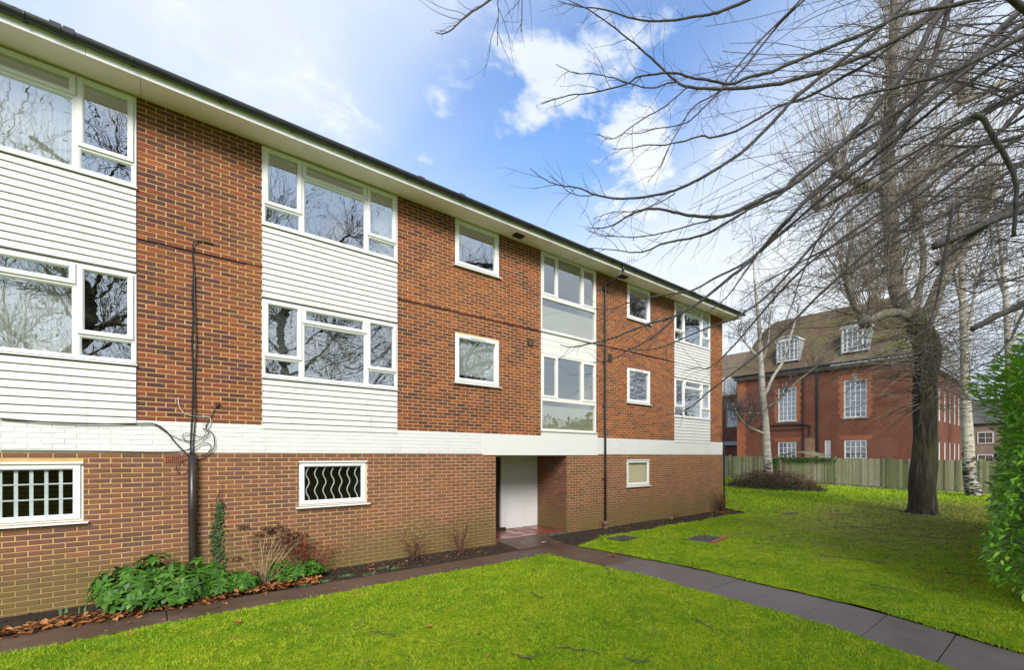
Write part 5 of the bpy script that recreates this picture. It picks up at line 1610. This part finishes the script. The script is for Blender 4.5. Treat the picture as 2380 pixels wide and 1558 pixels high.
for k in range(1300):   # loose shoots poking out at the top
    x = rng.uniform(9.2, 13.5); z = rng.gauss(3.3, .38); y = hedge_y(x, z) + rng.random() ** 1.6 * .75 * max(0, 1 - abs(z - 3.3) / .9)
    leaves.append((x, y, z, Vector((rng.uniform(-.9, .1), .8, rng.uniform(-.1, .8))).normalized(), Vector((0, .3, 1)), rng.uniform(.12, .17), .5 + .5 * rng.random()))
def px_of(p):
    d = cam_depth(p); u = p[0] * RT[0] + (p[1] + DIST) * RT[1]
    return (CX + FPX * u / d, CY - FPX * (p[2] - EYE) / d, d)
order = []
for i, l in enumerate(leaves):
    sx, sy, d = px_of(l[:3])
    fr = l[1] - hedge_y(l[0], l[2])
    order.append((d - 2 * fr + (0 if (sx < 2380 and 0 < sy < 1558) else 1000), i))
order.sort(); near = set(i for _, i in order[:300])
lm = MB(); lv = {}
for i, (x, y, z, d, n_, L, tn_) in enumerate(leaves):
    if i in near:
        m = MB(); m.leaf((0, 0, 0), d, n_, L, L * .36, .22, .18, tn_)
        link('leaf', m.mesh('leaf', M['laurel'], True, True), HG, (x, y, z))
    else: lm.leaf((x, y, z), d, n_, L, L * .36, .22, .18, tn_)
prop(lm.build('leaf', M['laurel'], HG, True, True), kind='stuff')
m = MB()
for k in range(30):
    x = 8.8 + k * .3; y0 = hedge_y(x, 1) - .9
    m.tube([(x, y0, -.05), (x + rng.uniform(-.1, .1), y0 + .1, 1.5), (x + rng.uniform(-.2, .2), y0 + .3, 3.2)], [.03, .022, .01], 5)
    for q in range(12):
        z = rng.uniform(.4, 3.4); m.tube([(x, y0 + .1, z), (x + rng.uniform(-.2, .2), hedge_y(x, z) - .15, z + .25)], .008, 3, False)
m.build('stems', M['branch'], HG)
m = MB(); m.box(8.75, 18.2, -12.2, -10.15, -.05, 3.6)
# dense leafy core of the hedge
V, F, T3 = [], [], []
n = 9000
C = np.stack([NR.uniform(8.7, 18.2, n), NR.uniform(-10.6, -9.75, n) + 0, NR.uniform(.05, 3.7, n)], 1); C[:, 1] += (C[:, 0] - 8.8) * .145
Aa = NR.normal(size=(n, 3)); Aa /= np.linalg.norm(Aa, axis=1)[:, None]; Bb = NR.normal(size=(n, 3)); Bb -= Aa * (Aa * Bb).sum(1)[:, None]; Bb /= np.linalg.norm(Bb, axis=1)[:, None]
V = np.stack([C - Aa * .09, C + Bb * .04, C + Aa * .09, C - Bb * .04], 1).reshape(-1, 3); i = np.arange(n) * 4
F = np.concatenate([np.stack([i, i + 1, i + 2], 1), np.stack([i, i + 2, i + 3], 1)])
prop(fast_tris('inner_foliage', V, F, M['laurel'], HG, np.tile(NR.uniform(0, .4, n), 2)), kind='stuff')

# ------------------------------------------------------------------ BED PLANTS
def whorl_bush(spots, label, seed, n_single=150, size=.115, mat='shrubleaf', name='evergreen_shrub'):
    rs = random.Random(seed)
    cen = Vector((sum(s[0] for s in spots) / len(spots), sum(s[1] for s in spots) / len(spots), 0))
    o = empty(name, cen, label, 'shrub')
    L = []; st = MB()
    for (x, y, h, r, cnt) in spots:
        for k in range(cnt):
            a = rs.uniform(0, 6.283); q = rs.uniform(0, 1) ** .5; u = rs.uniform(.05, 1)
            px, py = x + math.cos(a) * r * q, y + math.sin(a) * r * q
            pz = .06 + h * u * math.sqrt(max(0.05, 1 - (q * .85) ** 2))
            out = Vector((px - x, py - y - .05, .22)).normalized()
            st.tube([(x + (px - x) * .3, y + (py - y) * .3, -.03), (px, py, pz)], .004, 3, False)
            for w in range(rs.randint(6, 8)):
                b = w * .9 + rs.random() * .3
                side = out.orthogonal().normalized(); s2 = out.cross(side)
                d = (side * math.cos(b) + s2 * math.sin(b) + out * rs.uniform(.1, .55) + Vector((0, 0, -.22))).normalized()
                if pz < .1 and d.z < 0: d.z = .1
                L.append((Vector((px, py, pz)), d, out + Vector((0, 0, .6)), size * rs.uniform(.75, 1.25), min(1, max(0, rs.gauss(.45, .22)))))
    L.sort(key=lambda l: l[0].y - l[0].z * .8 + abs(rs.gauss(0, .02)))
    mm = MB()
    for i, (p, d, n_, s, tn_) in enumerate(L):
        if i < n_single:
            m = MB(); m.leaf((0, 0, 0), d, n_, s, s * .48, .18, .28, tn_); link('leaf', m.mesh('leaf', M[mat], True, True), o, p)
        else: mm.leaf(p, d, n_, s, s * .48, .18, .28, tn_)
    prop(mm.build('leaf', M[mat], o, True, True), kind='stuff')
    st.build('stems', M['redtwig'], o)
    return o
whorl_bush([(-.18, -.52, .52, .42, 95), (.18, -.62, .50, .40, 85), (.42, -.78, .36, .34, 60), (-.1, -.95, .26, .32, 50), (.22, -1.02, .22, .3, 45), (.1, -.4, .62, .35, 50)], 'largest leafy green shrub in the bed, left of the brown pipe', 5, 290)
whorl_bush([(.72, -.52, .36, .24, 34), (.92, -.62, .26, .24, 30), (1.1, -.75, .2, .22, 24), (.62, -.35, .5, .12, 10), (.8, -.85, .18, .2, 20)], 'low green shrub in front of the brown pipe', 6, 150)
whorl_bush([(1.62, -.45, .3, .22, 22), (1.9, -.6, .2, .22, 24), (2.15, -.5, .22, .2, 20), (1.75, -.75, .16, .18, 16), (2.05, -.3, .42, .14, 14)], 'dark green shrub beneath the red-twigged plant', 7, 150, .085)
# hydrangea with dead flower heads
p0 = Vector((1.36, -.55, 0))
HY = empty('hydrangea', p0, 'dried hydrangea with brown flower heads and straw-coloured stems', 'shrub')
headpx = [(655, 1225, .30), (672, 1232, .30), (640, 1236, .35), (690, 1240, .3), (700, 1250, .28), (665, 1252, .4), (628, 1228, .42), (612, 1244, .4), (680, 1256, .35), (575, 1226, .4), (598, 1332, .7), (560, 1300, .45), (715, 1246, .3)]
headsP = [on_wall(x - 8, y + 4, -yy) for x, y, yy in headpx]
st = MB()
for i, hp in enumerate(headsP):
    b = p0 + Vector((rng.uniform(-.08, .08), rng.uniform(-.08, .08), 0)); mid = b.lerp(hp, .5) + Vector((rng.uniform(-.06, .06), rng.uniform(-.04, .04), .04))
    m = MB(); m.tube(polyline_smooth([b, mid, hp], 4), .0055, 5); m.build('stem', M['drystem'], HY)
    m = MB(); r = rng.uniform(.05, .085)
    for k in range(110):
        v = rvec(); v.z = abs(v.z) * .8 - .1; q = hp + Vector((v.x * r, v.y * r, v.z * r * .8))
        m.leaf(q, rvec(), v, .034, .03, .3, .3, rng.random())
    m.build('flower_head', M['hydrangea'], HY, tones=True)
for k in range(26):
    v = Vector((rng.uniform(-.9, .9), rng.uniform(-.6, .2), rng.uniform(.35, 1))).normalized(); m = MB()
    b = p0 + Vector((rng.uniform(-.12, .12), rng.uniform(-.1, .1), 0)); L = rng.uniform(.2, .55)
    m.tube([b, b + v * L * .5 + rvec() * .02, b + v * L], [.0045, .004, .003], 4); m.build('stem', M['drystem'], HY)
def bare_shrub(px, py, h, spread, n, label, leafmat=None, nleaf=0, name='bare_shrub', mat='redtwig', r=.0055, base=None, parts=True, lean=(0, 0)):
    b = base or on_ground(px, py); o = empty(name, b, label, 'shrub')
    m = MB(); tips = []
    for k in range(n):
        v = Vector((rng.uniform(-spread, spread) + lean[0], rng.uniform(-spread, spread) * .6 + lean[1], 1)).normalized()
        s = b + Vector((rng.uniform(-.06, .06), rng.uniform(-.05, .05), -.02))
        pts = twig(m, s, v, h * rng.uniform(.5, 1.05), r * rng.uniform(.7, 1.3), 7, .16, 0, 3, False, 4, .7); tips += pts[3:]
    m.build('stems', M[mat], o)
    if leafmat:
        k = MB()
        for q in range(nleaf):
            k.leaf(rng.choice(tips) + rvec() * .02, rvec(), rvec(), .036, .017, .2, .1, rng.random())
        k.build('leaves', M[leafmat], o, tones=True)
    return o
bare_shrub(770, 1320, 1.0, 1.0, 22, 'red-twigged plant with few red leaves under the wavy barred window', 'redleaf', 420, 'red_twigged_shrub', base=Vector((2.05, -.35, 0)), lean=(.5, 0))
bare_shrub(975, 1298, .85, .55, 24, 'small bare shrub with yellow leaves under the middle of the wall', 'yellowleaf', 70, base=Vector((3.98, -.42, 0)))
bare_shrub(1075, 1290, 1.0, .42, 18, 'bare upright shrub next to the entrance wall', 'yellowleaf', 30, base=Vector((4.95, -.55, 0)))
bare_shrub(1655, 1200, .95, .55, 60, 'brown bushy growth at the foot of the far corner of the flats', 'deadleaf', 260, base=Vector((15.9, -.35, 0)))
bare_shrub(1640, 1200, 2.9, .10, 9, 'thin climbing stems rising up the far corner of the flats', None, 0, 'climber', 'drystem', .004, base=Vector((15.35, -.06, 0)))
bare_shrub(1560, 1215, .3, .8, 14, 'tiny bare plant in the soil below the tan-blind window', 'deadleaf', 30, base=Vector((12.9, -.45, 0)))
# ivy on the wall
IV = empty('ivy', (.86, -.01, 0), 'narrow column of ivy clinging to the wall right of the brown pipe', 'ivy')
m = MB(); k = MB()
for q in range(6): 
    x = .84 + rng.uniform(-.05, .05); k.tube([(x, -.012, .1), (x + rng.uniform(-.03, .03), -.012, .8), (x + rng.uniform(-.06, .06), -.012, rng.uniform(1.3, 1.75))], .003, 3, False)
k.build('stems', M['redtwig'], IV)
for q in range(330):
    z = .15 + 1.2 * rng.random() ** .85; w = .075 * (1.1 - .4 * (z - .15)); x = .86 + rng.gauss(0, w * .6) + .015 * math.sin(z * 6)
    m.leaf((x, -.014 - rng.random() * .02, z), (rng.uniform(-.8, .8), -.25, rng.uniform(-1, .1)), (0, -1, .35), .038, .036, .1, .1, rng.random())
prop(m.build('leaf', M['ivy'], IV, tones=True), kind='stuff')
# ivy hanging over the fence and brush heap below the birch
m = MB()
for q in range(700):
    y = rng.gauss(3.9, 1.0) if q % 3 else rng.gauss(6.0, .12); z = 2.05 - abs(rng.gauss(0, .16)) if q % 3 else rng.uniform(.4, 2.0)
    m.leaf((FX - .05 - .1 * rng.random(), y, z), (0, rng.uniform(-1, 1), -1), (-1, 0, .4), .1, .09, .1, .1, rng.random())
o = m.build('ivy', M['ivy'], None, tones=True); prop(o, 'ivy trailing over the top of the fence below the shed roof', 'ivy')
BHp = Vector((27.2, 3.2, .1))
BHo = empty('brush_heap', BHp, 'low heap of brown twigs and ivy at the foot of the birch', 'brush')
m = MB()
def heap_pt(edge=1.0):
    a, q = rng.uniform(0, 6.283), math.sqrt(rng.random()) * edge
    x = 28.0 + 1.4 * math.cos(a) * q; y = 3.4 + 3.0 * math.sin(a) * q - .45 * math.cos(a) * q
    return x, y, 1.15 * max(0, 1 - q ** 3) 
for q in range(1500):
    x, y, h = heap_pt(); z = terrain(x, y) + rng.uniform(.2, 1) * h
    v = rvec(); v.z *= .35
    twig(m, Vector((x, y, z)), v, rng.uniform(.35, 1.0), .011, 4, .25, 0, 3, False, 1, .8)
m.build('twigs', M['redtwig'], BHo)
m = MB()
for q in range(3200):
    x, y, h = heap_pt(1.04); z = terrain(x, y) + rng.uniform(0, .55) * h + .03
    m.leaf((x, y, z), rvec(), (-.4, -.3, 1), .11, .08, .2, .1, rng.random())
prop(m.build('leaf', M['ivy'], BHo, tones=True), kind='stuff')
# daffodil shoots
for px, py, n, lb in ((147, 1432, 6, 'clump of green daffodil shoots nearest the left edge'), (190, 1428, 3, 'few green shoots beside the largest shrub')):
    b = on_ground(px, py); m = MB()
    for q in range(n):
        c = b + Vector((rng.uniform(-.05, .05), rng.uniform(-.03, .03), -.01)); m.leaf(c, (rng.uniform(-.12, .12), rng.uniform(-.12, .12), 1), (0, -1, 0), rng.uniform(.08, .13), .014, .2, .05, rng.random())
    prop(m.build('daffodil_shoots', M['shoot'], None, tones=True), lb, 'plant')
for (px, py) in ((1095, 1250), (905, 1330), (735, 1362), (850, 1338)):
    pass
m = MB()
for q in range(240):
    cxp, cyp = rng.choice(((1.9, -1.12), (2.6, -.9), (2.9, -1.1), (3.3, -.75), (3.4, -.95), (2.2, -1.05), (.0, -1.2)))
    m.leaf((cxp + rng.gauss(0, .07), cyp + rng.gauss(0, .05), -.02), (rng.uniform(-.5, .5), rng.uniform(-.5, .5), 1), (0, -1, 0), .035, .009, .2, .1, rng.random())
prop(m.build('seedlings', M['shoot'], None, tones=True), 'pale sprouting seedlings scattered over the bare soil bed', 'seedlings', kind='stuff')

# ------------------------------------------------------------------ LEAF LITTER
def dead_leaf(m, p, s):
    a = rng.uniform(0, 6.283); d = Vector((math.cos(a), math.sin(a), rng.uniform(-.1, .35))); n_ = Vector((rng.uniform(-.5, .5), rng.uniform(-.5, .5), 1))
    m.leaf(p, d, n_, s, s * rng.uniform(.5, .75), rng.uniform(.1, .7), rng.uniform(-.35, .35), min(1, max(0, rng.gauss(.55, .25))))
m = MB()
for q in range(900):
    x = rng.uniform(-1.7, 2.1); w = .13 if x > 1.0 or x < -.7 else .2
    y = -1.06 + rng.gauss(0, w) * .8 + (.12 if x > .8 else 0)
    if x < -.7: y -= .02
    y = min(-.2, max(-1.27, y))
    dead_leaf(m, Vector((x, y, rng.uniform(-.01, .045))), rng.uniform(.05, .12))
for q in range(150): dead_leaf(m, Vector((rng.uniform(2.1, 6), rng.uniform(-1.1, -.25), rng.uniform(-.015, .01))), rng.uniform(.03, .07))
for q in range(160): dead_leaf(m, Vector((rng.uniform(15.2, 16.6), rng.uniform(-.9, -.1), rng.uniform(-.01, .06))), rng.uniform(.04, .09))
for q in range(110): dead_leaf(m, Vector((rng.uniform(9.3, 15.5), rng.uniform(-1.1, -.15), rng.uniform(-.015, .01))), rng.uniform(.03, .07))
for q in range(420):
    x = rng.uniform(8.8, 17); dead_leaf(m, Vector((x, -9.0 + (x - 8.8) * .145 + abs(rng.gauss(0, .5)), .02)), rng.uniform(.04, .08))
for q in range(150):
    x, y = rng.uniform(-3, 14), rng.uniform(-8.5, -2.1)
    if in_lawn(x, y): dead_leaf(m, Vector((x, y, .03)), rng.uniform(.025, .06))
for q in range(60): dead_leaf(m, Vector((rng.uniform(-2, 6), rng.uniform(-1.95, -1.25), .006)), rng.uniform(.02, .05))
prop(m.build('leaf_litter', M['deadleaf'], None, tones=True), 'drift of orange brown leaves along the bed edge', 'leaves', kind='stuff')
spots = [(988, 1462, .10), (903, 1448, .05), (1120, 1330, .07), (1247, 1423, .045), (700, 1372, .06), (1118, 1478, .05), (560, 1450, .10), (610, 1435, .06), (650, 1405, .05), (1130, 1532, .05), (420, 1440, .05), (850, 1540, .05), (1300, 1395, .03), (1420, 1480, .03), (760, 1520, .04), (970, 1385, .03), (1650, 1500, .03), (500, 1505, .03), (330, 1520, .04), (1050, 1420, .03), (1180, 1520, .03), (690, 1475, .03), (1700, 1215, .05), (1530, 1345, .04), (1460, 1235, .05), (1850, 1330, .04), (2100, 1330, .03), (1610, 1320, .06)]
for i, (x, y, s) in enumerate(spots):
    p = on_ground(x, y, .03); m = MB(); dead_leaf(m, Vector((0, 0, .012)), s)
    o = link('fallen_leaf', m.mesh('fallen_leaf', M['deadleaf'], False, True), None, p)
    if i == 0: lb, gp = 'largest orange leaf lying on the near lawn below the wavy-barred window', None
    else: lb, gp = 'small dead brown leaf lying on the green lawn', 'dead leaves on the lawn'
    prop(o, lb, 'leaf', gp)
for i, (x, y, s) in enumerate([(505, 1415, .07), (295, 1452, .05), (320, 1440, .06), (910, 1353, .05), (1140, 1303, .06), (1105, 1308, .04), (270, 1475, .08), (180, 1462, .04), (90, 1505, .06), (1268, 1265, .03)]):
    p = on_ground(x, y, .003); m = MB(); dead_leaf(m, Vector((0, 0, .008)), s)
    prop(link('fallen_leaf', m.mesh('fallen_leaf', M['deadleaf'], False, True), None, p), 'dead brown leaf lying on the wet path below the wall', 'leaf', 'dead leaves on the path')
m = MB()
for q in range(7): dead_leaf(m, Vector((rng.uniform(-.16, .16), rng.uniform(-.07, .07), .02)), .1)
prop(link('leaf_pile', m.mesh('leaf_pile', M['deadleaf'], False, True), None, on_ground(1432, 1291, .03)), 'little pile of curled brown leaves beside the path past the entrance', 'leaves', kind='stuff')
# fallen twigs
tws = [(860, 1470, 925, 1480), (1185, 1520, 1240, 1535), (1230, 1380, 1270, 1395), (1450, 1530, 1500, 1545), (1290, 1505, 1390, 1518), (1900, 1290, 2060, 1310), (2020, 1360, 2130, 1380), (2050, 1240, 2200, 1255), (1960, 1325, 2010, 1330), (2180, 1330, 2330, 1345), (1620, 1440, 1660, 1470), (2200, 1290, 2300, 1300), (1940, 1225, 2080, 1232), (1395, 1310, 1420, 1335)]
loc_words = ['near left lawn edge', 'bottom lawn left of centre', 'middle of the near lawn', 'bottom centre of the lawn', 'bottom middle lawn beside another', 'far lawn right of the path', 'far lawn close to the paving', 'lawn in front of the lime trunk', 'far lawn between path and lime', 'grass in front of the laurel hedge', 'lawn just left of the paving', 'grass between lime and laurel hedge', 'lawn left of the lime trunk', 'grass where the two paths part']
for (x0, y0, x1, y1), wd in zip(tws, loc_words):
    a, b = on_ground(x0, y0, .035), on_ground(x1, y1, .035); m = MB()
    pts = [a.lerp(b, t_ / 6) + Vector((rng.uniform(-.03, .03), rng.uniform(-.03, .03), rng.uniform(-.005, .02))) - a for t_ in range(7)]
    m.tube(pts, [.004 + .0002 * cam_depth(a)] * 7, 4)
    for q in (2, 4): m.tube([pts[q], pts[q] + Vector((rng.uniform(-.15, .15), rng.uniform(-.15, .15), .02))], .003, 3)
    prop(link('fallen_twig', m.mesh('fallen_twig', M['branch'], True), None, a), 'thin fallen twig on the ' + wd, 'twig', 'fallen twigs')
m = MB()
for q in range(900):
    x = rng.gauss(20, 5); y = rng.gauss(-5.6, 2.2)
    if not (8 < x < 33) or y < -9 + (x - 8.8) * .145: continue
    a = rng.uniform(0, 6.283); L = rng.uniform(.1, .7); p = Vector((x, y, terrain(x, y) + .03))
    twig(m, p, (math.cos(a), math.sin(a), .02), L, .005, 3, .2, 0, 3, False, 1, .8)
prop(m.build('twig_litter', M['branch'], None), 'scattered small twigs under the lime', 'twigs', kind='stuff')
# stones in the bed
m = MB()
for q in range(700):
    x = rng.uniform(-2, 16.5); y = rng.uniform(-1.15, -.05); s = rng.uniform(.006, .02); z = -.03 + s * .3
    m.obox((x, y, z), Vector((1, rng.uniform(-.5, .5), .2)) * s, Vector((rng.uniform(-.5, .5), 1, 0)) * s, Vector((0, .2, 1)) * s * .6)
prop(m.build('soil_clods', M['soil'], None), 'loose clods and pebbles on the bed soil', 'soil', kind='stuff')

# ------------------------------------------------------------------ MANHOLES, LITTER
def manhole(cx_, cy_, sx, sy, label, rot=.0, frame=True):
    o = empty('manhole_cover', (cx_, cy_, 0), label, 'manhole')
    c, s = math.cos(rot), math.sin(rot); ux, uy = Vector((c, s, 0)), Vector((-s, c, 0)); C0 = Vector((cx_, cy_, 0))
    z0 = terrain(cx_, cy_) + .02
    if frame:
        m = MB(); m.obox(C0 + Vector((0, 0, z0 - .02)), ux * (sx + .09), uy * (sy + .09), (0, 0, .03)); m.build('surround', M['concrete'], o)
    m = MB(); m.obox(C0 + Vector((0, 0, z0 + .012)), ux * sx, uy * sy, (0, 0, .008)); pl = m.build('plate', M['iron'], o)
    m = MB()
    for i in range(7):
        t_ = (i - 3) / 3.4; m.obox(C0 + ux * sx * t_ + Vector((0, 0, z0 + .022)), ux * .012, uy * sy * .9, (0, 0, .003))
        m.obox(C0 + uy * sy * t_ + Vector((0, 0, z0 + .0225)), ux * sx * .9, uy * .012, (0, 0, .003))
    m.build('tread', M['iron'], pl)
manhole(8.75, -1.85, .32, .24, 'flat rusty manhole cover at the lawn edge closest to the entrance', .05, False)
manhole(10.25, -3.35, .36, .30, 'raised manhole cover with brick edge in the middle of the lawn', .15)
manhole(16.9, -2.6, .32, .2, 'small dark manhole cover far off on the lawn past the corner', .0, False)
m = MB()
for q in range(5): m.obox((9.9 + q * .2, -3.78 + q * .04, .03), (.085, .01, 0), (-.005, .05, 0), (0, 0, .03))
prop(m.build('edging_bricks', M['terracotta'], None), 'row of orange bricks edging the raised manhole cover', 'bricks')
p = Vector((12.6, -.5, 0)); m = MB(); m.quad((0, 0, .03), (.16, .02, .05), (.15, .12, .03), (.0, .1, .06)); m.quad((.02, .02, .06), (.1, .0, .09), (.12, .1, .05), (.0, .12, .04))
prop(link('litter', m.mesh('litter', M['litter']), None, p), 'scrap of pale litter on the soil at the wall foot', 'litter')
m = MB(); m.quad((0, 0, .004), (.11, .01, .01), (.1, .07, .006), (.0, .06, .012))
prop(link('paper_scrap', m.mesh('paper_scrap', M['litter']), None, Vector((6.9, -.95, .03))), 'torn scrap of pale paper on the ramp outside the entrance', 'paper')

# ------------------------------------------------------------------ GRASS
def grass(n_try, x0, x1, y0, y1, hmin, hmax, power, name, dref):
    X = NR.uniform(x0, x1, n_try); Y = NR.uniform(y0, y1, n_try)
    D = X * FW[0] + (Y + DIST) * FW[1]; U = X * RT[0] + (Y + DIST) * RT[1]
    ok = (D > 2.5) & (U / np.maximum(D, .1) > -1.40) & (U / np.maximum(D, .1) < 1.05)
    ok &= NR.uniform(0, 1, n_try) < np.minimum(1, (dref / np.maximum(D, .1)) ** power)
    X, Y, D = X[ok], Y[ok], D[ok]
    ins = np.array([in_lawn(a - .0, b) or in_lawn(a, b - .03) for a, b in zip(X, Y)])
    X, Y, D = X[ins], Y[ins], D[ins]; n = len(X)
    Z = np.array([terrain(a, b) for a, b in zip(X, Y)]) + .010
    h = 1.25 * NR.uniform(hmin, hmax, n) * np.maximum(1, D / 9) ** .5
    clump = .75 + .5 * np.sin(X * 7.1 + np.sin(Y * 5.3)) * np.sin(Y * 8.3 + 1); h *= np.clip(clump, .45, 1.3)
    w = .0034 * np.maximum(1, D / 4.5); a = NR.uniform(0, 2 * np.pi, n)
    lx, ly = NR.normal(0, .75, n) * h, NR.normal(0, .75, n) * h
    V = np.stack([np.stack([X - np.cos(a) * w, Y - np.sin(a) * w, Z], 1), np.stack([X + np.cos(a) * w, Y + np.sin(a) * w, Z], 1), np.stack([X + lx, Y + ly, Z + h], 1)], 1).reshape(-1, 3)
    F = np.arange(n * 3).reshape(-1, 3)
    o = fast_tris(name, V, F, M['grass'], None, NR.uniform(0, 1, n))
    prop(o, 'short bright green mossy grass', 'grass', kind='stuff')
    return n
ng = grass(900000, -6, 20, -12, -1.0, .012, .036, 1.5, 'grass', 5.5)
ng2 = grass(90000, 16, 33.5, -9, 9, .03, .06, .5, 'grass', 16)
print('blades', ng, ng2)
